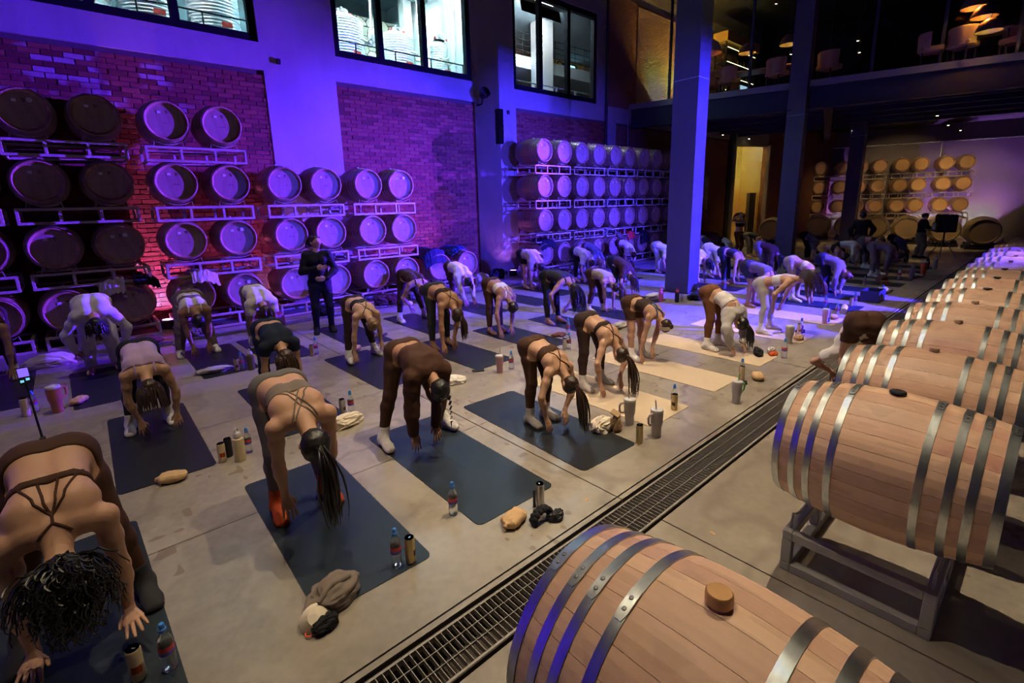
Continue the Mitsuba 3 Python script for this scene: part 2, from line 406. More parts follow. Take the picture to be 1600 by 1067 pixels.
# the lit recess behind the doorway
nd = V(-da[1], da[0]); nd = nd if nd[0] > 0 else -nd
rc = struct('door_1', label='tall doorway lit warm yellow')
B0, B1 = D0 + nd * 2.2, D1 + nd * 2.2 + da * 0.6
def vwall(p0, p1, z0, z1, mat, par, name):
    p0, p1 = V(*p0), V(*p1)
    part(par, name, mikit.ply(trimesh.Trimesh([[*p0, z0], [*p1, z0], [*p1, z1], [*p0, z1]], [[0, 1, 2], [0, 2, 3]]), {'type': 'twosided', 'b': scene[mat]}))
vwall(B0 - da, B1, 0, 5.0, 'm_yellow_wall', rc, 'back_wall'); vwall(D0 + nd * .3, B0 - da * .0, 0, 5.0, 'm_yellow_wall', rc, 'side_wall'); vwall(D1 + nd * .3, B1, 0, 5.0, 'm_yellow_wall', rc, 'side_wall')
part(rc, 'threshold', mikit.ply(trimesh.Trimesh([[*D0, 0.001], [*D1, 0.001], [*B1, 0.001], [*B0, 0.001]], [[0, 1, 2], [0, 2, 3]]), 'm_floor'))
part(rc, 'soffit', mikit.ply(trimesh.Trimesh([[*D0, 5.0], [*D1, 5.0], [*B1, 5.0], [*B0, 5.0]], [[0, 2, 1], [0, 3, 2]]), {'type': 'twosided', 'b': scene['m_yellow_wall']}))
for s in (-0.07, 2.07):
    q = D0 + da * (s if s < 0 else 2.0 + 0.07)
    part(rc, 'jamb', mikit.ply(box_mesh(q[0] - .08, q[0] + .08, q[1] - .08, q[1] + .08, 0, 4.5), 'm_concrete'))
q = (D0 + B1) / 2
rl = single('recess_lamp', mikit.ply(trimesh.creation.cylinder(0.12, 0.05), 'm_white'), 'round ceiling lamp lighting the yellow doorway', 'lamp', T().translate([q[0], q[1], 4.96]))
part(rl, 'lens', mikit.ply(trimesh.creation.cylinder(0.10, 0.02), 'm_white'), T().translate([q[0], q[1], 4.93]), emitter=EM('', (1, 0.66, 0.24), 1500, 0.4))
q = A0 + da * 2.95 - nd * 0.12
single('dark_cabinet', bx(0.4, 0.2, 2.3, 'm_steel_dark', 0.01), 'tall dark cabinet standing against the jamb of the yellow doorway', 'cabinet', pose((*(D1 - da * 0.30 + nd * 0.5), 1.15), math.degrees(math.atan2(da[1], da[0]))))

# ---- columns
def column(name, x0, x1, y0, y1, z1, label):
    c = struct(name, label=label)
    w, d = x1 - x0, y1 - y0
    part(c, 'shaft', mikit.ply(box_mesh(x0, x1, y0, y1, 0, z1), 'm_column'))
    part(c, 'base_plate', mikit.ply(box_mesh(x0 - .04, x1 + .04, y0 - .04, y1 + .04, 0, 0.025), 'm_steel_dark'))
    for x, y in ((x0 - .02, y0 - .02), (x1 + .02, y0 - .02), (x0 - .02, y1 + .02), (x1 + .02, y1 + .02)):
        part(c, 'bolt', mikit.ply(trimesh.creation.cylinder(0.012, 0.05), 'm_grate'), T().translate([x, y, 0.04]))
    if name == 'column':
        part(c, 'joint_band', mikit.ply(box_mesh(x0 - .004, x1 + .004, y0 - .004, y1 + .004, 4.42, 4.435), 'm_slab_edge'))
column('column', 9.80, 10.24, 5.31, 5.87, 9.2, 'tall dark steel column in the middle of the yoga floor, its right face blue')
column('column', 16.68, 17.0, 5.62, 6.12, 9.2, 'dark steel column at the mezzanine edge behind the bending people')
column('column', 24.6, 25.0, 5.95, 6.45, 5.2, 'dark column under the mezzanine near the far casks')

# ---- mezzanine: slab, edge beam, joists, glass front
MU = V(0.28, -0.96); MU /= np.linalg.norm(MU); MN = V(0.96, 0.28); MN /= np.linalg.norm(MN)
MA = V(15.35, 10.9)
def mz(s, off=0.0): return MA + MU * s + MN * off
mez = struct('mezzanine', label='steel mezzanine over the far half of the hall')
def run(s0, s1, o0, o1, z0, z1, mat, name, par=None):
    q = [mz(s0, o0), mz(s1, o0), mz(s1, o1), mz(s0, o1)]
    m = trimesh.convex.convex_hull(np.array([[x, y, z] for z in (z0, z1) for x, y in q]))
    part(par or mez, name, mikit.ply(m, mat))
run(-3, 16.5, 0, 20, 5.2, 5.37, 'm_black', 'deck')
run(-1, 16.5, -0.03, 0.02, 5.2, 5.38, 'm_slab_edge', 'deck_edge')
run(0.1, 16.5, 0.02, 0.10, 4.6, 5.2, 'm_beam', 'edge_beam')
run(0.1, 16.5, -0.10, 0.22, 4.57, 4.60, 'm_beam', 'beam_flange')
for k in range(6): run(0.1, 16.5, 1.2 + k * 1.35, 1.32 + k * 1.35, 4.85, 5.2, 'm_beam', 'joist')
for s in (5.9,): run(s, s + 0.25, 0.1, 14, 4.7, 5.2, 'm_beam', 'cross_beam')
run(5.55, 5.62, -0.1, 0.1, 4.6, 5.2, 'm_beam', 'stiffener')
for i, s in enumerate((1.35, 2.53, 3.83, 5.05, 6.95, 8.43, 9.9, 11.4, 12.9)):
    q = mz(s, 0.1)
    part(mez, 'glass_post', mikit.ply(box_mesh(q[0] - .035, q[0] + .035, q[1] - .035, q[1] + .035, 5.37, 9.2), 'm_beam'))
gs = [0.25, 1.35, 2.53, 3.83, 5.05, 6.95, 8.43, 9.9, 11.4, 12.9]
for a, b in zip(gs[:-1], gs[1:]):
    p, q = mz(a, 0.1), mz(b, 0.1)
    part(mez, 'glass_pane', mikit.ply(trimesh.Trimesh([[*p, 5.38], [*q, 5.38], [*q, 9.1], [*p, 9.1]], [[0, 1, 2], [0, 2, 3]]), 'm_glass'))
# pipes and small things fixed on the left wall
single('drain_pipe', mikit.ply(tube([[13.98, YW - .06, 3.6], [13.98, YW - .06, 9.1]], 0.045, 10), 'm_steel_dark'), 'slim dark pipe running up the wall right of the third window', 'pipe')
single('conduit', mikit.ply(tube([[15.28, YW - .03, 2.6], [15.25, YW - .03, 4.85], [15.2, YW - .03, 5.0]], 0.02, 8), 'm_slab_edge'), 'thin pale conduit on the wall at the mezzanine corner', 'pipe')
single('wall_speaker', mikit.ply(box_mesh(9.13, 9.29, YW - .16, YW, 3.68, 4.58), 'm_black'), 'tall narrow black loudspeaker on the concrete pier between brick panels', 'speaker')
cam = thing('dome_lamp', 'round black flood lamp on a wall bracket at the corner of the second brick panel', 'lamp')
part(cam, 'bracket', mikit.ply(tube([[8.52, YW, 4.62], [8.52, YW - .2, 4.62], [8.52, YW - .26, 4.80]], 0.025, 8), 'm_black'))
h, _ = lathe([(0, -.12), (0.09, -.10), (0.13, 0.0), (0.14, 0.10), (0.12, 0.11), (0.0, 0.09)], 20)
part(cam, 'housing', mikit.ply(h, 'm_black', smooth=40), pose((8.52, YW - .30, 4.86), 0, 65))
for x, z, in ((3.55, 4.9), (9.6, 4.55)):
    single('junction_box', bx(0.07, 0.05, 0.10, 'm_black', 0.004), 'small black junction box on the concrete pier ' + ('left of the second window' if x < 5 else 'right of the tall loudspeaker'), 'box', pose((x, YW - .025, z)))
# ================================================================== barrels and racks
RB, RH, BLEN = 0.36, 0.308, 0.86
def prof_r(t, rb=RB, rh=RH):
    """Radius at t in [-1, 1] along the barrel."""
    return rb - (rb - rh) * np.abs(t) ** 1.9
def barrel_body(rb, rh, L, n=40, m=12):
    """Outside, chime, croze and the wall down to the recessed head, about the y axis."""
    t = np.linspace(-1, 1, m)
    pr = [(rh - 0.055, -L / 2 + 0.045), (rh - 0.028, -L / 2 + 0.012), (rh - 0.020, -L / 2)] + [(prof_r(a, rb, rh), a * L / 2) for a in t] + \
         [(rh - 0.020, L / 2), (rh - 0.028, L / 2 - 0.012), (rh - 0.055, L / 2 - 0.045)]
    mm, uv = lathe(pr, n)
    return y_axis(mm), uv
def hoop_mesh(y0, y1, rb=RB, rh=RH, L=BLEN, n=40, th=0.0035):
    f = lambda y: float(prof_r(y / (L / 2), rb, rh))
    pr = [(f(y0) - 0.002, y0), (f(y0) + th, y0), (f(y1) + th, y1), (f(y1) - 0.002, y1)]
    mm, uv = lathe(pr, n)
    return y_axis(mm)
def disc_mesh(r, n=40):
    th = np.arange(n) * 2 * PI / n
    v = np.vstack([[0, 0, 0], np.stack([r * np.cos(th), 0 * th, r * np.sin(th)], 1)])
    j = np.arange(n)
    f = np.stack([np.zeros(n, int), 1 + j, 1 + (j + 1) % n], 1)
    uv = np.stack([v[:, 0] / (2 * r) + 0.5, v[:, 2] / (2 * r) + 0.5], 1)
    return trimesh.Trimesh(v, f, process=False), uv
HOOPS = [(0.395, 0.43), (0.315, 0.345), (0.245, 0.275), (0.150, 0.180)]
def hoops_of(L): return [(a * L / 0.86, b * L / 0.86) for a, b in HOOPS]
bung_m, _ = lathe([(0.0, 0.028), (0.021, 0.028), (0.024, 0.024), (0.024, 0.006), (0.017, 0.004), (0.015, -0.02)], 16)
flat_m, _ = lathe([(0.0, 0.020), (0.030, 0.020), (0.034, 0.014), (0.034, 0.010), (0.020, 0.008), (0.018, -0.02)], 16)
P_BUNG, P_FLAT = mikit.ply(bung_m, smooth=40), mikit.ply(flat_m, smooth=40)
M('m_bung_amber', (0.50, 0.27, 0.10), 0.35); M('m_bung_tan', (0.36, 0.24, 0.15), 0.6); M('m_bung_black', (0.012, 0.012, 0.013), 0.5)

# -- light version: one body, two heads, eight hoops, bung
_lite = {}
def lite_parts(rb, rh, L, n):
    k = (rb, rh, L, n)
    if k not in _lite:
        b, uv = barrel_body(rb, rh, L, n)
        d, duv = disc_mesh(rh - 0.05, n)
        _lite[k] = (mikit.ply(b, smooth=True, uv=uv), mikit.ply(d, smooth=False, uv=duv),
                    [mikit.ply(hoop_mesh(*sorted((s * a, s * c)), rb, rh, L, n), smooth=25) for s in (-1, 1) for a, c in hoops_of(L)])
    return _lite[k]
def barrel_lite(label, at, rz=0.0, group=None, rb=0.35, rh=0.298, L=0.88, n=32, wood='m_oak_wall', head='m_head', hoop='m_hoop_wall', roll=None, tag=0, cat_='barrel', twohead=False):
    k = thing('barrel', label, cat_, group)
    body, disc, hs = lite_parts(rb, rh, L, n)
    roll = RNG.uniform(0, 360) if roll is None else roll
    P = pose(at, rz); Q = P.rotate([0, 1, 0], roll)
    part(k, 'body', body, Q, wood)
    part(k, 'head', disc, P.translate([0, -L / 2 + 0.04, 0]).rotate([0, 1, 0], RNG.uniform(-20, 20)), head)
    if twohead: part(k, 'head', disc, P.translate([0, L / 2 - 0.04, 0]).rotate([0, 0, 1], 180), head)
    for h in hs: part(k, 'hoop', h, P, hoop)
    part(k, 'bung', P_BUNG, P.translate([0, 0, rb - 0.004]), 'm_white' if tag != 3 else 'm_bung_tan')
    if tag in (1, 2):
        part(k, 'paper_tag', P_TAG, P.translate([-0.075, -L / 2 + 0.036, 0.13]), 'm_white')
        part(k, 'stamp', P_STAMP, P.translate([0.02, -L / 2 + 0.037, 0.135]), 'm_ink')
        part(k, 'stamp', P_STAMP2, P.translate([0.0, -L / 2 + 0.037, -0.03]), 'm_ink')
    if tag == 2:
        part(k, 'round_sticker', P_MEDAL, P.translate([0.085, -L / 2 + 0.036, 0.145]), 'm_white')
    return k
M('m_ink', (0.07, 0.03, 0.02), 0.7)
P_TAG = mikit.ply(trimesh.creation.box((0.048, 0.002, 0.040)))
def flat_marks(L):
    return mikit.ply(cat([box_mesh(x - w / 2, x + w / 2, -0.0008, 0.0008, z - h / 2, z + h / 2) for x, z, w, h in L]))
P_STAMP = flat_marks([(0, 0, 0.008, 0.05), (0, 0.02, 0.04, 0.008), (0.012, -0.005, 0.028, 0.007), (0.024, 0.005, 0.007, 0.03)])
P_STAMP2 = flat_marks([(-.03 + .018 * i, 0.0 if i % 2 else .004, .011, .007) for i in range(5)])
md, _ = lathe([(0, 0.002), (0.034, 0.002), (0.034, 0.0)], 12)
P_MEDAL = mikit.ply(pose and trimesh.Trimesh(np.stack([md.vertices[:, 0], -md.vertices[:, 2], md.vertices[:, 1]], 1), md.faces, process=False))

# -- near version: every stave its own piece
def stave_mesh(rb, rh, L, w, m=14):
    """One stave, centred on +z (top), its width w radians; joints open by a hair."""
    g = 0.0007 / rb
    t = np.linspace(-1, 1, m); ph = np.linspace(-w / 2 + g, w / 2 - g, 4)
    R = prof_r(t, rb, rh)
    v, uv = [], []
    for dr_, edge in ((0.0, 1), (-0.024, 0)):
        for i in range(m):
            for j, a in enumerate(ph):
                rr = R[i] + dr_ - (0.0009 if edge and j in (0, 3) else 0)
                v.append([rr * math.sin(a), t[i] * L / 2, rr * math.cos(a)]); uv.append([(a / w + 0.5), (t[i] + 1) / 2 * L])
    q = []
    N = 4 * m
    for i in range(m - 1):
        for j in range(3):
            a = i * 4 + j
            q.append([a, a + 4, a + 5, a + 1]); q.append([N + a, N + a + 1, N + a + 5, N + a + 4])
        q.append([i * 4, N + i * 4, N + i * 4 + 4, i * 4 + 4]); q.append([i * 4 + 3, i * 4 + 7, N + i * 4 + 7, N + i * 4 + 3])
    for e in (0, (m - 1) * 4):
        for j in range(3):
            a = e + j; q.append([a, a + 1, N + a + 1, N + a] if e == 0 else [a, N + a, N + a + 1, a + 1])
    q = np.array(q)[:, ::-1]
    return trimesh.Trimesh(v, np.vstack([q[:, [0, 1, 2]], q[:, [0, 2, 3]]]), process=False), np.array(uv)
NST = 26
_wid = np.random.default_rng(3).uniform(0.75, 1.3, NST); _wid = _wid / _wid.sum() * 2 * PI
_ang = np.cumsum(_wid) - _wid / 2 - _wid[0] / 2
def near_set():
    """One ply per stave and tint (the uv is shifted so that no two show the same grain)."""
    S = []
    for i in range(NST):
        m, uv = stave_mesh(RB, RH, BLEN, _wid[i])
        S.append(mikit.ply(m, smooth=False, uv=uv * V(1, 1) + V(i * 1.7, i * 0.37)))
    return S
STAVES = near_set()
NH = [mikit.ply(hoop_mesh(*sorted((s * a, s * c)), n=72), smooth=25) for s in (-1, 1) for a, c in HOOPS]
dm, duv = disc_mesh(RH - 0.03, 48)
P_NHEAD = mikit.ply(dm, smooth=False, uv=duv)
rv, _ = lathe([(0, 0.0035), (0.005, 0.003), (0.0068, 0.0)], 10)
P_RIVET = mikit.ply(rv, smooth=40)
def lap_mesh(y0, y1, th=0.006, a0=-0.05, a1=0.20):
    """The riveted overlap of a hoop: a short, rounded strip lying on it."""
    f = lambda y: float(prof_r(y / (BLEN / 2)))
    v, q = [], []
    A = np.linspace(a0, a1, 8)
    for k, a in enumerate(A):
        ins = 0.006 * (k in (0,)) + 0.002 * (k == 1)
        for y in (y0 + ins, y1 - ins):
            for d in (0.003, th):
                rr = f(y) + d
                v.append([rr * math.sin(a), y, rr * math.cos(a)])
    for k in range(7):
        b = 4 * k
        q += [[b + 1, b + 3, b + 7, b + 5], [b, b + 1, b + 5, b + 4], [b + 3, b + 2, b + 6, b + 7]]
    q += [[0, 2, 3, 1], [28, 29, 31, 30]]
    q = np.array(q)[:, ::-1]
    return trimesh.Trimesh(v, np.vstack([q[:, [0, 1, 2]], q[:, [0, 2, 3]]]), process=False)
def near_barrel(label, at, group, bung, seed, roll=0.0, laps=True, hoop_angle=0.0):
    k = thing('barrel', label, 'barrel', group)
    rg = np.random.default_rng(seed)
    P = pose(at)
    off = rg.integers(NST)
    for i in range(NST):
        part(k, 'stave', STAVES[(i) % NST], P.rotate([0, 1, 0], math.degrees(_ang[i]) + roll), f'm_stave_{rg.choice(4, p=[.34, .28, .2, .18])}')
    for s in (-1, 1):
        part(k, 'head', P_NHEAD, P.translate([0, s * (BLEN / 2 - 0.05), 0]), 'm_head')
    for h in NH: part(k, 'hoop', h, P, 'm_hoop')
    if laps:
        for s in (-1, 1):
            for n_, (a, c) in enumerate(HOOPS):
                y0, y1 = sorted((s * a, s * c)); ang = hoop_angle + rg.uniform(-4, 4)
                Q = P.rotate([0, 1, 0], ang)
                lp = part(k, 'hoop_lap', mikit.ply(lap_mesh(y0, y1), 'm_hoop', smooth=20), Q)
                rr = float(prof_r((y0 + y1) / BLEN)) + 0.0055
                for g in (0.035, 0.125):
                    part(lp, 'rivet', P_RIVET, Q.rotate([0, 1, 0], math.degrees(g)).translate([0, (y0 + y1) / 2, rr]), 'm_rivet')
    part(k, 'bung', P_BUNG if bung != 'm_bung_black' else P_FLAT, P.rotate([0, 1, 0], 0).translate([0, 0, RB - 0.003]).scale(1.35 if bung == 'm_bung_amber' else 1.0), bung)
    return k

# -- rack: two welded frames along x, cross bars and wire cradles
def rack(label, x, yf, yr, z0, w=1.46, h=0.24, mat='m_rack', group=None, rz=0.0, name='barrel_rack', bay=0.39, t=0.040, cradle=True, at=None):
    k = thing(name, label, 'rack', group)
    P = pose((x, 0, 0)) if at is None else pose(at, rz)
    for y in (yf, yr):
        for z in (z0 + t / 2, z0 + h - t / 2):
            part(k, 'rail', bx(w, t, t, mat, 0.004), P.translate([0, y, z]))
        for px in (-w / 2 + t / 2, -w / 6, w / 6, w / 2 - t / 2):
            part(k, 'post', bx(t, t, h - 2 * t, mat, 0.004), P.translate([px, y, z0 + h / 2]))
    for px in (-w / 2 + t / 2, w / 2 - t / 2):
        for z in (z0 + t / 2, z0 + h - t / 2):
            part(k, 'cross_bar', bx(t, abs(yr - yf) - t, t, mat, 0.004), P.translate([px, (yf + yr) / 2, z]))
    if cradle:
        for c in (-bay, bay):
            for y in (yf, yr):
                a = np.linspace(-0.62, 0.62, 9)
                R = 0.335
                pts = [[-R * math.sin(0.62), 0, 0.0]] + [[R * math.sin(q), 0, 0.35 - 0.31 * math.cos(q) - 0.0] for q in a] + [[R * math.sin(0.62), 0, 0.0]]
                part(k, 'cradle', CRADLE, P.translate([c, y, z0 + h]), mat)
    return k
def cradle_mesh():
    a = np.linspace(-0.60, 0.60, 9); R = 0.325
    pts = [[-R * math.sin(0.60) - .02, 0, -0.01]] + [[R * math.sin(q), 0, R + 0.022 - R * math.cos(q)] for q in a] + [[R * math.sin(0.60) + .02, 0, -0.01]]
    return mikit.ply(tube(pts, 0.007, 5), smooth=40)
CRADLE = cradle_mesh()

# ---- the row at right
ROWX = [1.00, 2.84, 3.80, 4.78, 5.74, 6.68, 7.64, 8.58, 9.54, 10.48, 11.44, 12.38, 13.32]
ZROW = 0.70
BUNGS = ['m_bung_amber', 'm_bung_black', 'm_bung_tan', 'm_bung_tan', 'm_bung_tan', 'm_bung_black', 'm_bung_black', 'm_bung_black', 'm_bung_tan', 'm_bung_black', 'm_bung_tan', 'm_bung_black', 'm_bung_tan']
for i, x in enumerate(ROWX):
    lab = ['oak barrel nearest the camera, cut by the bottom edge, with an amber bung', 'whole oak barrel with a black bung on a low rack right of the drain'][i] if i < 2 else \
          f'oak barrel with steel hoops, {ORD[i]} from the camera in the row right of the drain'
    if i < 9:
        near_barrel(lab, (x, 0.42, ZROW), 'oak barrels in the row at right', BUNGS[i], 40 + i, hoop_angle=(-24 if i == 0 else -10), laps=i < 5)
    else:
        barrel_lite(lab, (x, 0.42, ZROW), group='oak barrels in the row at right', rb=RB, rh=RH, L=BLEN, n=40, wood='m_oak', hoop='m_hoop', tag=3, twohead=True)
for i, (a, b) in enumerate([(0.04, 1.0), (2.84, 3.80), (4.78, 5.74), (6.68, 7.64), (8.58, 9.54), (10.48, 11.44), (12.38, 13.32)]):
    rack('low steel rack carrying the ' + ['nearest barrel', 'whole barrel with the black bung'][i] if i < 2 else f'low steel rack under the {ORD[2*i-1]} and {ORD[2*i]} barrels of the right row',
         (a + b) / 2 + .02, 0.76, 0.16, 0.0, 1.46, 0.24, 'm_rack_grey', 'low racks under the row at right', bay=(b - a) / 2, t=0.05)

# ---- stacks along the left wall
ZR = [0.625, 1.56, 2.49, 3.43]
YH = 9.66                                   # plane of the heads
YC = YH + 0.44
BOT = ['bottom', 'second', 'third', 'top']
def stack(xs, rows, where, group, tags=None, zs=ZR, y=YC, mat='m_rack', skip=()):
    for r in range(rows):
        for c in range(0, len(xs), 2):
            pr = xs[c:c + 2]
            xm = sum(pr) / len(pr)
            z0 = zs[r] - 0.35 - 0.022 - 0.245
            rack(f'rack frame below the {BOT[r]} row, {where}' + (f', {ORD[c // 2]} bay' if len(xs) > 2 else ''), xm, y - 0.36, y + 0.36, max(z0, 0.0), 1.44, 0.245 if r else zs[0] - .372, mat, group)
        for c, x in enumerate(xs):
            if (r, c) in skip: continue
            n = len(xs)
            side = (['left', 'right'][c] if n == 2 else f'{ORD[c]} from left')
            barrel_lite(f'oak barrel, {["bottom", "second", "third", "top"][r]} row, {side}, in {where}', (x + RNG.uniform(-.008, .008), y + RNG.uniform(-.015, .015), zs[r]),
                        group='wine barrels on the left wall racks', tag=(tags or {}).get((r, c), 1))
ZL = [0.58, 1.545, 2.506, 3.48]; YL = YC + 0.33
stack([-1.84, -1.06], 3, 'stack cut by left edge', 'left wall racks', zs=ZL, y=YL)
stack([-0.28, 0.506], 4, 'dark stack at left', 'left wall racks', {(3, 0): 2, (1, 1): 2}, zs=ZL, y=YL)
stack([1.34, 2.12], 4, 'tall purple stack behind white tank top', 'left wall racks', {(1, 1): 2, (0, 1): 2})
stack([3.02, 3.78], 3, 'purple stack behind woman in black', 'left wall racks')
stack([4.66, 5.40], 3, 'purple stack right of woman in black', 'left wall racks', {(2, 1): 2})
stack([6.27, 7.06], 1, 'low pair under blue coats', 'left wall racks')
stack([9.82 + .79 * i for i in range(10)], 4, 'long stack beside tall column', 'long stack racks', {(2, 0): 2, (2, 4): 2, (0, 3): 2}, y=YC)

# ---- far wall: racks of barriques and a row of casks before them
FU = V(0.342, -0.94); FN = V(0.94, 0.342)
FP = V(29.6, 5.4); fa = math.degrees(math.atan2(FU[1], FU[0]))      # heads face -FN
def far(s, off): return FP + FU * s + FN * off
fz = [1.53, 2.47, 3.40]
groups = [(-3.35, -2.5), (-1.72, -0.95), (-0.1, 0.6), (1.5, 2.22)]
rzf = fa
for g, (a, b) in enumerate(groups):
    for r in range(3):
        q = far((a + b) / 2, 0.45)
        rack(f'rack frame under the {["lowest", "middle", "top"][r]} row, {ORD[g]} stack from left on far wall', 0, -0.36, 0.36, fz[r] - .61, 1.44, 0.24, 'm_rack', 'far wall racks', rzf, at=(q[0], q[1], 0))
        for c, s in enumerate((a, b)):
            p = far(s, 0.45)
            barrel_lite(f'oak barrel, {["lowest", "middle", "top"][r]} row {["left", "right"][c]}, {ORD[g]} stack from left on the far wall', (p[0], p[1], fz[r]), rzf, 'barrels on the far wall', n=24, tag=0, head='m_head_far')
for g, (a, b) in enumerate(groups):
    q = far((a + b) / 2, 0.45)
    rack(f'tall rack legs on the floor under the {ORD[g]} stack from left on the far wall', 0, -0.36, 0.36, 0, 1.44, 0.91, 'm_rack', 'far wall racks', rzf, at=(q[0], q[1], 0), cradle=False)
CASK = [(24.7, 2.0, 62), (25.4, 3.15, 62), (26.1, 4.45, 63), (26.9, 5.7, 64), (27.2, 6.85, 66), (27.0, 8.0, 66), (23.6, 8.85, 66)]
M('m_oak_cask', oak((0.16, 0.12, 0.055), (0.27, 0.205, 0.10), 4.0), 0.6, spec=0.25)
M('m_head_cask', (0.24, 0.165, 0.085), 0.7)
for i, (x, y, a) in enumerate(CASK):
    lab = ['rightmost large cask before the far wall', 'large cask behind the person with the laptop', 'large cask left of the person with the laptop', 'large cask right of the dark far column', 'large cask left of the dark far column', 'large cask just right of the mezzanine column', 'large cask left of the mezzanine column'][i]
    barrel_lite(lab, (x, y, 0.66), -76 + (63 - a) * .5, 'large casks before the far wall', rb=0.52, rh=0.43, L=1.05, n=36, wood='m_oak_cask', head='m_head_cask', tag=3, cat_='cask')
    d = thing('cask_cradle', lab.replace('large cask', 'low timber cradle under the large cask'), 'cradle', 'cask cradles')
    for s in (-0.3, 0.3): part(d, 'beam', bx(0.9, 0.12, 0.13, 'm_steel_dark', 0.01), pose((x, y, 0.065), -76 + (63 - a) * .5).translate([0, s, 0]))
    for s in (-0.34, 0.34): part(d, 'wedge', bx(0.12, 0.8, 0.10, 'm_steel_dark', 0.01), pose((x, y, 0.19), -76 + (63 - a) * .5).translate([s, 0, 0]))
p = (19.9, 9.4)
barrel_lite('barrel standing low behind the coats at the foot of the far left wall', (19.4, 9.75, 0.42), 10, None, n=24, tag=0)
# tower of empty rack frames at the right edge
for i in range(13):
    jx = RNG.uniform(-.06, .06)
    rack(f'empty rack frame, {ORD[i]} from the floor in the tower at the right edge', 0, -0.36, 0.36, i * 0.345, 1.9, 0.22, 'm_rack', 'tower of empty racks', -66, at=(24.9 + jx, -0.55 + jx, 0), cradle=False)
    if i: pass
# ================================================================== the tank hall behind windows 1 and 2
th = struct('floor_tank_hall', mikit.ply(box_mesh(-3.5, 9.5, YW + 0.3, 17, 5.0, 5.1), 'm_grey'), label='floor of the tank hall behind the windows')
struct('wall_tank_hall', mikit.ply(box_mesh(-3.5, 9.5, 16.8, 17, 5.1, 9.2), 'm_grey'))
struct('wall_tank_hall', mikit.ply(box_mesh(9.3, 9.5, YW + 0.3, 17, 5.1, 9.2), 'm_white'))
struct('wall_tank_hall', mikit.ply(box_mesh(-3.7, -3.5, YW + 0.3, 17, 5.1, 9.2), 'm_white'))
def f_stone(p, n, uv):
    a, b, c = voronoi(p.x * 3.2, p.z * 3.6)
    return mix((0.30, 0.22, 0.14), (0.55, 0.42, 0.28), c) * smoothstep(0.02, 0.10, b - a)
M('m_stone', proc(f_stone), 0.9)
struct('wall_stone', mikit.ply(box_mesh(6.6, 8.9, 15.4, 15.6, 5.1, 7.8), 'm_stone'), label='rough stone wall behind the tanks')
for x in (8.55, 9.0):
    struct('tank_hall_column', mikit.ply(box_mesh(x, x + 0.28, 14.4, 14.7, 5.1, 9.2), 'm_white'))
def tank(x, y, r, h, label, seed):
    k = thing('steel_tank', label, 'tank', 'steel tanks in the tank hall')
    z0 = 5.25
    pr = [(r * .9, 0)] + [(r + 0.008 * math.sin(a * 2 * PI * h / 0.065), a * h) for a in np.linspace(0, 1, int(h / 0.016))]
    m, uv = lathe(pr, 40)
    # jacket dimples around the girth
    v = m.vertices; an = np.arctan2(v[:, 1], v[:, 0]); rr = np.hypot(v[:, 0], v[:, 1]); k2 = 1 + 0.006 * np.sin(an * 60) / np.maximum(rr, .1) * (v[:, 2] > .02)
    v[:, 0] *= k2; v[:, 1] *= k2
    part(k, 'jacket', mikit.ply(m, 'm_tank', smooth=True), T().translate([x, y, z0]))
    m, _ = lathe([(0, 0.24), (0.12, 0.235), (r * .55, 0.17), (r * .92, 0.06), (r + .012, 0.0), (r, -0.03)], 40)
    part(k, 'dome', mikit.ply(m, 'm_tank', smooth=30), T().translate([x, y, z0 + h]))
    m, _ = lathe([(0, .10), (.15, .10), (.17, .08), (.17, .0)], 20)
    part(k, 'manway', mikit.ply(m, 'm_inox', smooth=30), T().translate([x, y - r * .2, z0 + h + .19]))
    part(k, 'valve', mikit.ply(tube([[x + .05, y, z0 + h + .25], [x + .05, y, z0 + h + .40]], .03, 8), 'm_inox'))
    for dx in (-.2, .22): part(k, 'clamp', bx(0.05, 0.05, 0.05, 'm_red', 0.01), T().translate([x + dx, y - .15, z0 + h + .22]))
    for a in (0.8, 2.4, 3.9, 5.5): part(k, 'leg', bx(.07, .07, .20, 'm_inox'), T().translate([x + r * .75 * math.cos(a), y + r * .75 * math.sin(a), 5.18]))
    part(k, 'label_plate', mikit.ply(box_mesh(x + .02, x + .22, y - r - .035, y - r - .02, 5.90, 6.0), 'm_red'))
    return k
tank(6.10, 13.5, 0.56, 1.55, 'dimpled stainless tank in the left pane of the second window', 1)
tank(7.66, 13.5, 0.52, 1.42, 'dimpled stainless tank in the middle pane of the second window', 2)
tank(9.0, 13.3, 0.26, 1.40, 'slim dimpled stainless tank in the right pane of the second window', 3)
for x, i in ((0.75, 0), (1.85, 1), (3.05, 2)):
    tank(x, 13.2, 0.50, 2.6, f'tall dimpled stainless tank in the first window, {ORD[i]} from left', 4 + i)
# hoses down to the tanks
for i, (x, z) in enumerate(((6.55, 6.35), (6.68, 6.3), (8.05, 6.3), (8.18, 6.1), (8.98, 6.3), (9.12, 6.2))):
    a = np.linspace(0, 1, 14)
    pts = [[x + .06 * math.sin(q * 3 + i) + (.10 if i % 2 else -.02) * (1 - q), 12.75, 9.1 - q * (9.1 - z)] for q in a] + [[x - .08, 12.8, z - .10], [x - .22, 12.9, z - .02]]
    single('hose', mikit.ply(tube(pts, 0.032, 8), 'm_cream', smooth=40), f'pale hose hanging to the tanks in the second window, {ORD[i]} from left', 'hose', group='hoses in the tank hall')
M('m_cream', (0.75, 0.72, 0.55), 0.5)
rl = thing('railing', 'thin dark railing in front of the tanks behind the first two windows', 'railing')
for z in (5.86, 5.62): part(rl, 'rail', mikit.ply(tube([[-1, 11.9, z], [9.2, 11.9, z]], 0.016, 6), 'm_black'))
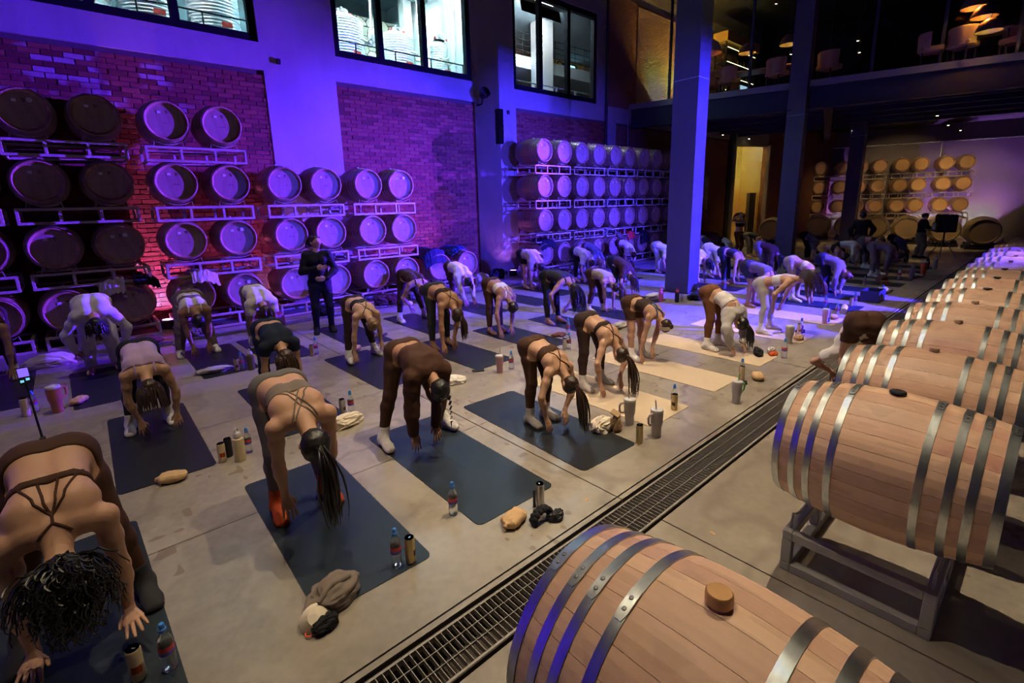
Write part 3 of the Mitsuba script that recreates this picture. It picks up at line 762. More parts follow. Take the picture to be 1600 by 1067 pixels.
for x in np.arange(-0.6, 9.3, 1.05): part(rl, 'post', mikit.ply(tube([[x, 11.9, 5.1], [x, 11.9, 5.86]], 0.014, 6), 'm_black'))
for y in (12.6, 14.2):
    struct('beam_tank_hall', mikit.ply(box_mesh(-3.5, 9.3, y, y + .2, 8.2, 8.5), 'm_grey'))
struct('ceiling_tank_hall', mikit.ply(box_mesh(-3.5, 9.5, 11.3, 17, 8.7, 8.8), 'm_grey'))
for i, (x, y) in enumerate(((1.7, 11.75), (5.9, 11.75), (8.3, 11.75))):
    k = thing('tank_hall_lamp', f'bright white strip lamp over the tanks, {ORD[i]} from left', 'lamp', 'tank hall lamps')
    part(k, 'housing', bx(1.6, 0.34, 0.06, 'm_white', 0.01), T().translate([x, y, 8.55]))
    part(k, 'reflector', mikit.ply(trimesh.Trimesh([[x - .8, y - .22, 8.50], [x + .8, y - .22, 8.50], [x + .8, y - .10, 8.08], [x - .8, y - .10, 8.08]], [[0, 1, 2], [0, 2, 3], [2, 1, 0], [3, 2, 0]], process=False), 'm_black'))
    part(k, 'tube_panel', mikit.ply(trimesh.Trimesh([[x - .75, y - .16, 8.48], [x + .75, y - .16, 8.48], [x + .75, y - .05, 8.12], [x - .75, y - .05, 8.12]], [[0, 1, 2], [0, 2, 3]], process=False), 'm_white'), emitter=EM('', (0.36, 0.84, 1.0), 900 if i == 0 else 400, 0.4))
    for dx in (-.6, .6): part(k, 'hanger', mikit.ply(tube([[x + dx, y, 8.58], [x + dx, y, 8.72]], .006, 5), 'm_black'))

# ================================================================== the stair court behind window 3
struct('floor_court', mikit.ply(box_mesh(9.5, 24, YW + 0.3, 20, 5.0, 5.1), 'm_grey'))
bw = struct('wall_court', mikit.ply(box_mesh(9.5, 24, 18.0, 18.2, 5.1, 9.2), 'm_mortar'), label='brick wall of the court behind the third window')
cb = [(a + .006, b - .006, 17.97, 18.0, z, z + .075) for a, b, z in [(x + (.19 if r % 2 else 0), x + .37 + (.19 if r % 2 else 0), 5.1 + r * .087) for r in range(46) for x in np.arange(11.5, 23.5, .38)]]
M('m_brick_court', (0.52, 0.26, 0.17), 0.85)
part(bw, 'brickwork', mikit.ply(boxes(cb), 'm_brick_court'), kind='stuff')
ct = struct('court_gallery', label='white gallery slab and column behind the third window')
part(ct, 'gallery_slab', mikit.ply(box_mesh(9.5, 24, 15.2, 17.9, 7.3, 7.75), 'm_white'))
part(ct, 'column', mikit.ply(box_mesh(14.7, 15.35, 14.6, 15.2, 5.1, 9.2), 'm_white'))
part(ct, 'lower_slab', mikit.ply(box_mesh(9.5, 24, 14.9, 15.2, 5.9, 6.5), 'm_white'))
part(ct, 'ceiling', mikit.ply(box_mesh(9.5, 24, 11.3, 18, 9.0, 9.1), 'm_grey'))
gr = thing('gallery_railing', 'thin dark grid railing on the white gallery behind the third window', 'railing')
for z in (7.95, 8.15, 8.35, 8.6): part(gr, 'rail', mikit.ply(tube([[11, 15.25, z], [23, 15.25, z]], 0.012, 5), 'm_black'))
for x in np.arange(11.2, 23, .62): part(gr, 'post', mikit.ply(tube([[x, 15.25, 7.75], [x, 15.25, 8.62]], 0.012, 5), 'm_black'))
g2 = thing('court_railing', 'low metal railing behind the foot of the third window', 'railing')
part(g2, 'rail', mikit.ply(tube([[10, 12.6, 5.98], [20, 12.6, 5.98]], 0.02, 6), 'm_slab_edge'))
for x in np.arange(10.4, 20, 1.0): part(g2, 'post', mikit.ply(box_mesh(x - .03, x + .03, 12.58, 12.62, 5.1, 5.98), 'm_slab_edge'))
pl = thing('gallery_mural', 'orange panel with dark rings on the gallery wall behind the third window', 'panel')
part(pl, 'board', mikit.ply(box_mesh(18.4, 21.2, 17.9, 17.96, 7.9, 9.0), 'm_mural'))
M('m_mural', (0.75, 0.42, 0.13), 0.6)
tr = trimesh.creation.torus(0.22, 0.025, 24, 6)
for x, z in ((18.8, 8.3), (19.3, 8.7), (19.8, 8.25), (20.4, 8.6), (20.9, 8.2)): part(pl, 'ring', mikit.ply(tr, 'm_black'), pose((x, 17.88, z), 0, 90))
sc = thing('gallery_screen', 'bright screen hanging on the orange gallery panel', 'screen')
part(sc, 'casing', bx(0.9, 0.06, 0.6, 'm_black', 0.01), T().translate([19.9, 17.8, 8.55])); part(sc, 'display', bx(0.8, 0.01, 0.5, 'm_white'), T().translate([19.9, 17.76, 8.55]), emitter=EM('', (.35, .8, 1), 2.0))
k = thing('court_lamp', 'white ceiling panel lamp of the court behind the third window', 'lamp')
part(k, 'housing', bx(2.2, 1.2, 0.08, 'm_white', 0.01), T().translate([13.6, 13.0, 8.94])); part(k, 'diffuser', mikit.ply(trimesh.Trimesh([[12.6, 13.55, 8.9], [14.6, 13.55, 8.9], [14.6, 13.45, 8.5], [12.6, 13.45, 8.5]], [[0, 1, 2], [0, 2, 3]], process=False), 'm_white'), emitter=EM('', (0.62, 0.86, 1.0), 90, 0.4))
for i, (x, lab, c, w) in enumerate(((6.6, 'cool ceiling panel lamp of the tank hall near its second window', (0.55, 0.82, 1.0), 55), (12.0, 'cool ceiling panel lamp of the court near the third window', (0.62, 0.85, 1.0), 95))):
    k = thing('panel_lamp', lab, 'lamp')
    part(k, 'housing', bx(1.7, 0.5, 0.05, 'm_white', .005), pose((x, 12.0, 8.46), 0, -25))
    part(k, 'diffuser', mikit.ply(trimesh.Trimesh([[x - .8, 11.8, 8.48], [x + .8, 11.8, 8.48], [x + .8, 12.18, 8.30], [x - .8, 12.18, 8.30]], [[2, 1, 0], [3, 2, 0]], process=False), 'm_white'), emitter=EM('', c, w, 0.4))
    for dx in (-.6, .6): part(k, 'hanger', mikit.ply(tube([[x + dx, 12.0, 8.48], [x + dx, 12.0, 8.75]], .006, 5), 'm_black'))
pt = thing('potted_plant', 'small green potted plant on the gallery slab behind the third window', 'plant')
m, _ = lathe([(0, 0), (.12, 0), (.16, .25), (.14, .25), (.13, .22), (0, .22)], 14)
part(pt, 'pot', mikit.ply(m, 'm_grey', smooth=30), T().translate([12.3, 15.6, 7.75]))
M('m_leaf', (0.05, 0.30, 0.08), 0.6)
lf = [trimesh.Trimesh(np.array([[0, 0, 0], [.05, 0, .15], [0, .012, .34], [-.05, 0, .15]]), [[0, 1, 2], [0, 2, 3], [2, 1, 0], [3, 2, 0]], process=False) for _ in range(26)]
for i, m in enumerate(lf): m.apply_transform(trimesh.transformations.euler_matrix(RNG.uniform(-.9, .9), RNG.uniform(-.9, .9), i)); m.apply_translation([12.3, 15.6, 7.95])
part(pt, 'leaves', mikit.ply(cat(lf), 'm_leaf'), kind='stuff')

# ================================================================== mezzanine interior
mb = struct('wall_mezzanine', label='brick side wall of the mezzanine, washed by warm light')
part(mb, 'backing', mikit.ply(box_mesh(15.6, 30, YW - 0.0, YW + 0.02, 5.37, 9.2), 'm_mortar'))
mbb = [(a + .006, b - .006, YW - 0.03, YW, z + .006, z + BH - .006) for a, b, z in bricks(15.7, 26, 5.37, 8.6)]
M('m_brick_mezz', (0.34, 0.21, 0.11), 0.8)
part(mb, 'brickwork', mikit.ply(boxes(mbb), 'm_brick_mezz'), kind='stuff')
for x, c in ((17.0, 1.0), (18.4, .7)):
    k = single('wall_washer', mikit.ply(trimesh.creation.cylinder(0.05, 0.12), 'm_black'), 'small floor spotlight washing the mezzanine brick wall, ' + ('left one' if x < 18 else 'right one'), 'lamp', T().translate([x, YW - .35, 5.43]))
    spot(f'light_mezz_wash_{int(x)}', (x, YW - .35, 5.52), (x + .1, YW, 6.4), (1, .68, .15), 75 * c, 60, 35)
# lit bottle shelf
sh = thing('bottle_shelf', 'tall black metal shelf with lit glass shelves on the mezzanine', 'shelf')
SX, SY = 20.1, 10.0
for dx in (0, 2.6):
    for dy in (0, .45): part(sh, 'upright', bx(0.05, 0.05, 2.7, 'm_black'), T().translate([SX + dx, SY + dy - .2, 5.37 + 1.35]))
for i in range(5):
    z = 5.75 + i * .52
    part(sh, 'shelf_board', bx(2.6, 0.45, 0.025, 'm_black'), T().translate([SX + 1.3, SY, z]))
    part(sh, 'light_strip', bx(2.5, 0.02, 0.018, 'm_white'), T().translate([SX + 1.3, SY - .23, z]), emitter=EM('', (0.85, .9, .35), 5))
part(sh, 'top_box', bx(2.9, 0.6, 0.35, 'm_amber'), T().translate([SX + 1.3, SY, 8.2]))
M('m_amber', (0.62, 0.36, 0.08), 0.5); M('m_bottle', (0.05, 0.09, 0.05), 0.15); M('m_bottle_b', (0.30, 0.13, 0.03), 0.15)
bt, _ = lathe([(0, 0), (.036, 0), (.038, .01), (.038, .19), (.030, .215), (.013, .24), (.013, .30), (0, .30)], 12)
P_BOT = mikit.ply(bt, smooth=40)
for i in range(4):
    for j in range(8):
        single('wine_bottle', P_BOT, f'dark bottle, {ORD[j]} from left, on the {ORD[i]} lit mezzanine shelf from below', 'bottle', T().translate([SX + .2 + j * .31 + RNG.uniform(-.04, .04), SY, 5.765 + i * .52]), ['m_bottle', 'm_bottle_b'][(i + j) % 2], 'bottles on the lit shelf')
cb = thing('bar_fridge', 'glass fronted fridge glowing cool white at the foot of the lit shelf', 'fridge')
part(cb, 'cabinet', bx(1.5, 0.5, 0.85, 'm_black', .01), T().translate([SX + .0, SY - .9, 5.37 + .425]))
part(cb, 'door', bx(1.4, 0.02, 0.7, 'm_white'), T().translate([SX + .0, SY - 1.17, 5.37 + .45]), emitter=EM('', (.45, .8, 1), 0.7))
# pendant lamps with copper insides
pm, _ = lathe([(0.03, 0.34), (0.10, 0.33), (0.22, 0.24), (0.29, 0.10), (0.31, 0.0)], 28)
pin, _ = lathe([(0.30, 0.004), (0.28, 0.10), (0.21, 0.23), (0.09, 0.32), (0.0, 0.325)], 28)
P_PO, P_PI = mikit.ply(pm, smooth=50), mikit.ply(pin, smooth=50)
M('m_pend', (0.16, 0.12, 0.09), 0.35, metal=0.5, two=True); M('m_pend_pale', (0.55, 0.48, 0.38), 0.5, two=True)
blb = mikit.ply(trimesh.creation.icosphere(2, 0.05))
scene['m_copper2'] = {'type': 'twosided', 'b': scene['m_copper']}
for i, (x, y, z, c, lab) in enumerate(((20, 8.94, 7.38, 'm_pend', 'left of the second tall column'), (20, 7.48, 7.33, 'm_pend', 'just left of the mezzanine column'), (20, 10.43, 7.7, 'm_pend_pale', 'largest and palest, beside the tall column'),
                                        (20, 2.35, 6.82, 'm_pend', 'middle of the three at the top right'), (20, 2.20, 6.42, 'm_pend', 'lowest of the three at the top right'), (20, 2.60, 7.12, 'm_pend', 'highest of the three at the top right'))):
    k = thing('pendant_lamp', 'dome pendant lamp with a glowing copper inside, ' + lab, 'lamp', 'copper pendant lamps')
    s = (1.5 if i == 2 else 1.0) * .88
    x, y, z = x * .88, y * .88, 2 + (z - 2) * .88
    part(k, 'shade', P_PO, pose((x, y, z), s=s), c)
    part(k, 'lining', P_PI, pose((x, y, z), s=s), 'm_copper2')
    part(k, 'bulb', blb, T().translate([x, y, z + .13]), 'm_white', emitter=EM('', (1, .55, .18), 170 if i != 2 else 60, 0.25))
    part(k, 'cord', mikit.ply(tube([[x, y, z + .33 * s], [x, y, 9.2]], 0.008, 5), 'm_black'))
# chairs and tables behind the glass
def armchair(at, rz, lab):
    k = thing('tub_chair', lab, 'chair', 'tub chairs on the mezzanine')
    P = pose(at, rz)
    part(k, 'seat', bx(0.52, 0.50, 0.14, 'm_chair', .03), P.translate([0, 0, .40]))
    m, _ = lathe([(0.27, 0.0), (0.31, 0.0), (0.33, 0.40), (0.31, 0.44), (0.28, 0.42), (0.27, 0.0)], 18, 0.15, PI - 0.15)
    part(k, 'backrest', mikit.ply(m, 'm_chair', smooth=50), P.translate([0, 0, .38]))
    for x in (-.2, .2):
        for y in (-.2, .2): part(k, 'leg', bx(.03, .03, .36, 'm_black'), P.translate([x, y, .18]))
M('m_chair', (0.42, 0.25, 0.11), 0.8, two=True)
def table(at, w, d, rz, lab):
    k = thing('table', lab, 'table', 'tables on the mezzanine')
    P = pose(at, rz)
    part(k, 'top', bx(w, d, 0.04, 'm_wood_top', .008), P.translate([0, 0, .74]))
    for x in (-w / 2 + .08, w / 2 - .08):
        for y in (-d / 2 + .08, d / 2 - .08): part(k, 'leg', bx(.04, .04, .72, 'm_black'), P.translate([x, y, .36]))
M('m_wood_top', (0.40, 0.24, 0.13), 0.45)
M('m_glassware', (0.62, 0.75, 0.80), 0.08)
Z5 = 5.37
for i, (x, y, rz, lab) in enumerate(((16.75, 8.0, 75, 'tan tub chair behind the mezzanine glass right of the tall column'), (17.0, 6.62, 75, 'tan tub chair behind the glass, left of the mezzanine column'), (17.5, 5.35, 70, 'tan tub chair just right of the mezzanine column'),
                                     (18.0, 2.45, 70, 'brown tub chair, largest, under the three pendants'), (18.6, 1.5, -110, 'tan tub chair right of the table under the three pendants'), (17.9, 3.05, 10, 'tan tub chair left of the table under the three pendants'), (16.9, 8.8, 75, 'tan tub chair beside the blue face of the tall column'))):
    armchair((x, y, Z5), rz, lab)
table((17.7, 7.35, Z5), 2.6, 0.7, -74, 'long wooden table behind the mezzanine glass between the two columns')
table((18.7, 2.2, Z5), 1.1, 0.8, -74, 'wooden table under the three pendants at top right')
gl, _ = lathe([(0, 0), (.03, 0), (.035, .10), (.033, .10), (.028, .006), (0, .006)], 12)
for i, (x, y) in enumerate(((17.5, 8.1), (17.45, 7.7), (17.6, 7.0), (17.55, 6.4))):
    single('drinking_glass', mikit.ply(gl, 'm_glassware', smooth=40), f'clear glass on the long mezzanine table, {ORD[i]} from left', 'glass', T().translate([x + .1, y, Z5 + .76]), group='glasses on the mezzanine table')
# small ceiling spots, seen as points of light
cs, _ = lathe([(0, 0), (.05, 0), (.05, .10), (0, .10)], 12)
P_SP = mikit.ply(cs, smooth=40); P_SPL = mikit.ply(trimesh.creation.cylinder(0.035, 0.01))
def ceil_spot(x, y, z, top, lab, col=(1, .85, .5), k=14):
    t = thing('ceiling_spot', lab, 'lamp', None)
    part(t, 'can', P_SP, T().translate([x, y, z]), 'm_black'); part(t, 'lens', P_SPL, T().translate([x, y, z - .006]), 'm_white', emitter={**EM('', col, k), 'sampling_weight': 0.02})
    part(t, 'stem', mikit.ply(tube([[x, y, z + .1], [x, y, top]], .01, 5), 'm_black'))
for i, (x, y) in enumerate(((21.5, 10.4), (24.0, 10.35), (26.4, 10.2), (23.6, 3.6), (27.2, 3.75), (29.9, 3.68), (31.4, 3.5))):
    ceil_spot(x, y, 4.74, 5.2, f'small lit ceiling spot under the mezzanine, {ORD[i]} from left')
for i, (x, y, z) in enumerate(((20, 8.03, 8.8), (20, 7.38, 7.0), (20, 5.36, 6.95), (20, 5.28, 6.58), (20, 1.62, 6.36), (20.2, 6.2, 6.25))):
    ceil_spot(x, y, z, 9.2, f'small lit spot hanging in the dark mezzanine, {ORD[i]} from left', k=6)
# screen and cabinets on the wall under the mezzanine
tv = thing('wall_screen', 'dark wall screen with faint blue pictures right of the tall column', 'screen')
part(tv, 'casing', mikit.ply(box_mesh(20.1, 21.3, YW - .10, YW + .03, 1.55, 3.05), 'm_black'))
def f_tv(p, n, uv):
    a, b, c = voronoi(p.x * 5, p.z * 5)
    return mix((0.01, 0.02, 0.03), (0.03, 0.10, 0.13), smoothstep(0.55, 0.9, c) * smoothstep(0.5, 0.1, a))
M('m_tv', proc(f_tv), 0.2)
part(tv, 'display', mikit.ply(box_mesh(20.15, 21.25, YW - .105, YW - .10, 1.6, 3.0), 'm_tv'))
# uplights on the floor behind the racks
up, _ = lathe([(0, 0), (.11, 0), (.12, .03), (.12, .14), (.10, .16), (0, .15)], 18)
P_UP = mikit.ply(up, smooth=40); P_UPL = mikit.ply(trimesh.creation.cylinder(0.085, 0.01))
def uplight(x, y, lab, col, pw, to, cut=52, weight=0.35):
    k = thing('uplight', lab, 'lamp', 'uplights behind the racks')
    part(k, 'can', P_UP, T().translate([x, y, 0.0]), 'm_black')
    part(k, 'lens', P_UPL, T().translate([x, y, 0.162]), 'm_white', emitter={**EM('', col, 8), 'sampling_weight': 0.05})
    spot(f'light_up_{key_of("u")}', (x, y, 0.20), to, col, pw, cut, cut * .6, weight)
PINK = (0.85, 0.22, 1.0)
uplight(0.98, 10.45, 'magenta uplight on the floor between the first two stacks', PINK, 42, (1.0, YW, 0.95), weight=0.8)
uplight(2.62, 10.5, 'magenta uplight on the floor behind the second stack', PINK, 22, (2.7, YW, 1.4))
uplight(5.95, 10.5, 'magenta uplight on the floor behind the coats', PINK, 22, (6.1, YW, 1.5))
uplight(9.3, 10.5, 'violet uplight at the foot of the pier left of the long stack', (0.5, .15, 1), 5, (9.4, YW, 1.5))
VIO = (0.50, 0.20, 1.0)
for s, w in ((3.1, 1.0), (-4.0, .4), (-2.1, .5), (1.05, .5)):
    q = far(s, 0.80)
    uplight(q[0], q[1], f'violet uplight at the far wall {"right of the racks" if s > 3 else "behind the " + {-4: "first", -2: "second", 1: "third"}[int(s)] + " stack"}', VIO, 330 * w, (q[0] + .22, q[1] + .08, 1.6))
# ================================================================== people: skeleton
def unit(v):
    v = np.asarray(v, float); return v / (np.linalg.norm(v) + 1e-12)

def ik(a, b, l1, l2, hint):
    """Middle joint of a two-bone chain from a to b bending towards hint; b is pulled in when out of reach."""
    a, b = V(*a), V(*b); d = b - a; L = np.linalg.norm(d)
    if L > (l1 + l2) * 0.999: b = a + d / L * (l1 + l2) * 0.999; d = b - a; L = np.linalg.norm(d)
    u = d / L; h = np.asarray(hint, float); h = unit(h - u * (h @ u))
    c = (l1 * l1 - l2 * l2 + L * L) / (2 * L); s = math.sqrt(max(l1 * l1 - c * c, 0))
    return a + u * c + h * s, b

def skeleton(s=1.0, stance=0.11, back=0.09, p0=25, p1=60, hp=75, hands=None, feet=None, knee=0.02, turn=0.0, lean=0.0, arm='floor', hy=0.0, crouch=0.0, toe=8):
    """Joints in the person's frame: x forward, y left, z up, metres; s = stature / 1.66 m. p0, p1: pitch of the lower and the upper spine
    below the horizontal (90 = straight down, -90 = upright); hp: pitch of the head's crown."""
    K = {}
    D = lambda deg: V(math.cos(math.radians(deg)), 0, -math.sin(math.radians(deg)))
    N = lambda deg: V(math.sin(math.radians(deg)), 0, math.cos(math.radians(deg)))      # dorsal side
    hz = (0.84 - crouch) * s
    C = V(-back * s, 0, hz)
    K['C'] = C
    pd = D((p0 - 90) * 0.45 - 45 if p0 < -30 else p0 * 0.75 - 8)
    seg = [0.10, 0.13, 0.13, 0.13]
    pts = [C + V(0, 0, 0.0)]; dirs = []
    for i, L in enumerate(seg):
        a = p0 + (p1 - p0) * i / 3
        dirs.append(a); pts.append(pts[-1] + D(a) * L * s)
    K['spine'] = pts; K['dirs'] = [D(a) for a in dirs]; K['dors'] = [N(a) for a in dirs]
    side = V(0, math.cos(turn), 0)
    up = dirs[-1]
    nb = pts[-1]; K['neck'] = nb
    yv = V(0, 1, 0)
    for sg, n in ((1, 'l'), (-1, 'r')):
        K['sh' + n] = nb - D(up) * 0.035 * s + yv * sg * 0.158 * s - N(up) * 0.028 * s
        K['hip' + n] = C + yv * sg * 0.085 * s
        f = (feet or {}).get(n, (0.0, sg * stance * s))
        an = V(f[0], f[1], 0.075 * s + (f[2] if len(f) > 2 else 0))
        K['knee' + n], K['an' + n] = ik(K['hip' + n], an, 0.405 * s, 0.385 * s, V(1, sg * 0.1, 0))
    hd = D(hp); yr = math.radians(hy)
    hd = V(hd[0] * math.cos(yr), hd[0] * math.sin(yr), hd[2])
    K['hdir'] = hd
    fd = N(hp) * -1 if p1 > -30 else V(math.sin(math.radians(-hp)) * 1.0, 0, 0)
    fd = V(fd[0] * math.cos(yr), fd[0] * math.sin(yr), fd[2]); fd = unit(fd - hd * (fd @ hd))
    K['face'] = fd
    K['hb'] = nb + (D(up) * 0.5 + hd * 0.5) * 0.085 * s
    K['head'] = K['hb'] + hd * 0.085 * s
    hands = hands or {}
    for sg, n in ((1, 'l'), (-1, 'r')):
        h = hands.get(n)
        if h is None: h = (K['sh' + n][0] + 0.02, K['sh' + n][1] * 0.95, max(0.12 * s, K['sh' + n][2] - 0.50 * s))
        hint = V(0.1, sg * 1.0, 0.1) if arm == 'floor' else V(-0.6, sg * 1.0, -0.3)
        K['el' + n], K['wr' + n] = ik(K['sh' + n], h, 0.275 * s, 0.245 * s, hint)
    K['s'] = s; K['toe'] = toe
    return K
# ---- bodies as blended distance fields, meshed by surface nets
def surface_nets(F, org, h):
    nx, ny, nz = F.shape
    S = F < 0
    # cells with mixed corners
    c = np.zeros((nx - 1, ny - 1, nz - 1), np.int8)
    off = [(i, j, k) for i in (0, 1) for j in (0, 1) for k in (0, 1)]
    for i, j, k in off: c += S[i:nx - 1 + i, j:ny - 1 + j, k:nz - 1 + k]
    act = (c > 0) & (c < 8)
    ix = np.argwhere(act)
    if len(ix) == 0: return np.zeros((0, 3)), np.zeros((0, 3), int)
    idx = -np.ones(act.shape, int); idx[act] = np.arange(len(ix))
    val = np.stack([F[ix[:, 0] + i, ix[:, 1] + j, ix[:, 2] + k] for i, j, k in off], 1)
    acc = np.zeros((len(ix), 3)); cnt = np.zeros(len(ix))
    o = np.array(off, float)
    for a in range(8):
        for b in range(a + 1, 8):
            if np.abs(o[a] - o[b]).sum() != 1: continue
            m = (val[:, a] < 0) != (val[:, b] < 0)
            t = val[:, a] / np.where(m, val[:, a] - val[:, b], 1)
            p = o[a] + t[:, None] * (o[b] - o[a])
            acc[m] += p[m]; cnt[m] += 1
    v = (ix + acc / cnt[:, None]) * h + org
    fs = []
    for ax in range(3):
        sl0 = [slice(1, -1)] * 3; sl0[ax] = slice(0, -1)
        sl1 = [slice(1, -1)] * 3; sl1[ax] = slice(1, None)
        a, b = S[tuple(sl0)], S[tuple(sl1)]
        for flip, m in ((False, a & ~b), (True, ~a & b)):
            e = np.argwhere(m)
            if not len(e): continue
            e = e + [0 if k == ax else 1 for k in range(3)]
            u, w = [(1, 2), (2, 0), (0, 1)][ax]
            du = np.eye(3, dtype=int)[u]; dw = np.eye(3, dtype=int)[w]
            q = [idx[tuple((e - s_ * du - t_ * dw).T)] for s_, t_ in ((1, 1), (0, 1), (0, 0), (1, 0))]
            q = np.stack(q, 1)
            fs.append(q[:, ::-1] if flip else q)
    q = np.vstack(fs)
    return v, np.vstack([q[:, [0, 1, 2]], q[:, [0, 2, 3]]])

def field(prims, h, k=0.03, grow=0.0, pad=0.03):
    """Distance field of round cones (a, b, ra, rb) blended smoothly; each touches only its own neighbourhood of the grid."""
    A = np.array([[*p[0], *p[1]] for p in prims]); R = np.array([max(p[2], p[3]) for p in prims]) + grow + pad
    lo = np.minimum(A[:, :3], A[:, 3:]).T - R; hi = np.maximum(A[:, :3], A[:, 3:]).T + R
    org = lo.min(1) - h; n = np.ceil((hi.max(1) - org) / h).astype(int) + 2
    F = np.full(n, 0.25, np.float32)
    for i, p in enumerate(prims):
        a, b, ra, rb = p[:4]
        i0 = np.maximum(((lo[:, i] - org) / h).astype(int), 0); i1 = np.minimum(np.ceil((hi[:, i] - org) / h).astype(int) + 1, n)
        g = [org[d] + np.arange(i0[d], i1[d]) * h for d in range(3)]
        X = (g[0] - a[0])[:, None, None]; Y = (g[1] - a[1])[None, :, None]; Z = (g[2] - a[2])[None, None, :]
        ab = V(*b) - V(*a); L2 = ab @ ab + 1e-12
        t = np.clip((X * ab[0] + Y * ab[1] + Z * ab[2]) / L2, 0, 1)
        d = np.sqrt((X - t * ab[0]) ** 2 + (Y - t * ab[1]) ** 2 + (Z - t * ab[2]) ** 2) - (ra + (rb - ra) * t) - grow
        s = (slice(i0[0], i1[0]), slice(i0[1], i1[1]), slice(i0[2], i1[2]))
        o = F[s]; kk = p[4] if len(p) > 4 else k
        hh = np.clip(0.5 + 0.5 * (o - d) / kk, 0, 1)
        F[s] = o * (1 - hh) + d * hh - kk * hh * (1 - hh)
    return F, org

def grid_pts(F, org, h):
    return [org[d] + np.arange(F.shape[d]) * h for d in range(3)]

def clipped(F, org, h, planes):
    """Keep the side of each plane (point, normal) that the normal points away from; a plane may be limited to a ball (centre, radius)."""
    gx, gy, gz = grid_pts(F, org, h)
    for pl in planes:
        p, n = V(*pl[0]), unit(pl[1])
        d = (gx[:, None, None] - p[0]) * n[0] + (gy[None, :, None] - p[1]) * n[1] + (gz[None, None, :] - p[2]) * n[2]
        if len(pl) > 2:
            w = np.zeros(F.shape, bool)
            for c, r in (pl[2] if isinstance(pl[2], list) else [pl[2]]):
                w |= (gx[:, None, None] - c[0]) ** 2 + (gy[None, :, None] - c[1]) ** 2 + (gz[None, None, :] - c[2]) ** 2 < r * r
            F = np.where(w, np.maximum(F, d), F)
        else: F = np.maximum(F, d)
    return F

def wrinkle(F, org, h, amp, freq, seed):
    g = np.stack(np.meshgrid(*grid_pts(F, org, h), indexing='ij'), -1)
    near = np.abs(F) < 0.05
    q = np.zeros(F.shape); pts = g[near]
    q[near] = meshkit.noise(pts * freq + seed * 3.1, seed) + 0.5 * meshkit.noise(pts * freq * 2.1, seed + 1) - 0.75
    return F + (amp * 2 * q).astype(np.float32)

def body_prims(K):
    s = K['s']; sp = K['spine']; dr_, nn = K['dirs'], K['dors']; y = V(0, 1, 0)
    P = {}
    C = K['C']
    tor = []
    tor += [(C + y * .070 * s, C - y * .070 * s, .104 * s, .104 * s)]
    g = C - dr_[0] * .055 * s - nn[0] * .005 * s
    glu = [(g + y * .068 * s, g + y * .062 * s - nn[0] * .06 * s, .092 * s, .080 * s), (g - y * .068 * s, g - y * .062 * s - nn[0] * .06 * s, .092 * s, .080 * s)]
    P['pelvis'] = tor + glu
    lowr = []
    for sg in (1, -1):
        lowr.append((sp[0] + y * sg * .058 * s, sp[2] + y * sg * .050 * s, .096 * s, .078 * s))
    P['lower'] = lowr
    up = []
    for sg in (1, -1):
        up.append((sp[2] + y * sg * .050 * s, sp[3] + y * sg * .070 * s, .078 * s, .088 * s))
        up.append((sp[3] + y * sg * .070 * s, sp[4] - dr_[3] * .05 * s + y * sg * .075 * s, .088 * s, .066 * s))
    P['chest'] = up
    b = sp[3] + dr_[2] * 0.01 * s - nn[2] * .075 * s
    P['bust'] = [(b + y * sg * .066 * s, b + y * sg * .070 * s - nn[2] * .016 * s, .058 * s, .05 * s) for sg in (1, -1)]
    sh = []
    for n in 'lr':
        sh.append((sp[4] - dr_[3] * .045 * s + (K['sh' + n] - sp[4]) * 0.25, K['sh' + n], .060 * s, .050 * s))
    P['shoulders'] = sh
    # shoulder blades and the groove of the spine between them
    P['neck'] = [(sp[4] - dr_[3] * .04 * s, K['hb'] + K['hdir'] * .01, .058 * s, .046 * s)]
    for n in 'lr':
        sg = 1 if n == 'l' else -1
        hj, kn, an = K['hip' + n], K['knee' + n], K['an' + n]
        mid = hj + (kn - hj) * .35
        P['thigh' + n] = [(hj, mid, .086 * s, .078 * s), (mid, kn, .080 * s, .053 * s)]
        cv = kn + (an - kn) * .28 + V(-.014, 0, 0) * s
        P['shin' + n] = [(kn, cv, .051 * s, .052 * s), (cv, an, .052 * s, .033 * s)]
        t = math.radians(K['toe']) * sg
        f = V(math.cos(t), math.sin(t), 0)
        base = V(an[0], an[1], an[2] - .075 * s)
        heel = base - f * .035 * s + V(0, 0, .036 * s)
        ball = base + f * .125 * s + V(0, 0, .026 * s)
        toe = base + f * .172 * s + V(0, 0, .017 * s)
        lat = V(-f[1], f[0], 0) * sg
        P['foot' + n] = [(an, heel, .034 * s, .034 * s), (an + f * .015 * s - V(0, 0, .012 * s), ball, .036 * s, .025 * s), (ball + lat * .016 * s, toe + lat * .016 * s, .021 * s, .015 * s), (ball - lat * .018 * s, toe - lat * .020 * s, .023 * s, .018 * s), (heel, ball, .030 * s, .024 * s)]
        S, E_, W = K['sh' + n], K['el' + n], K['wr' + n]
        m = S + (E_ - S) * .4
        P['uarm' + n] = [(S, m, .047 * s, .042 * s), (m, E_, .042 * s, .034 * s)]
        m = E_ + (W - E_) * .28
        P['farm' + n] = [(E_, m, .034 * s, .036 * s), (m, W, .036 * s, .023 * s)]
    return P

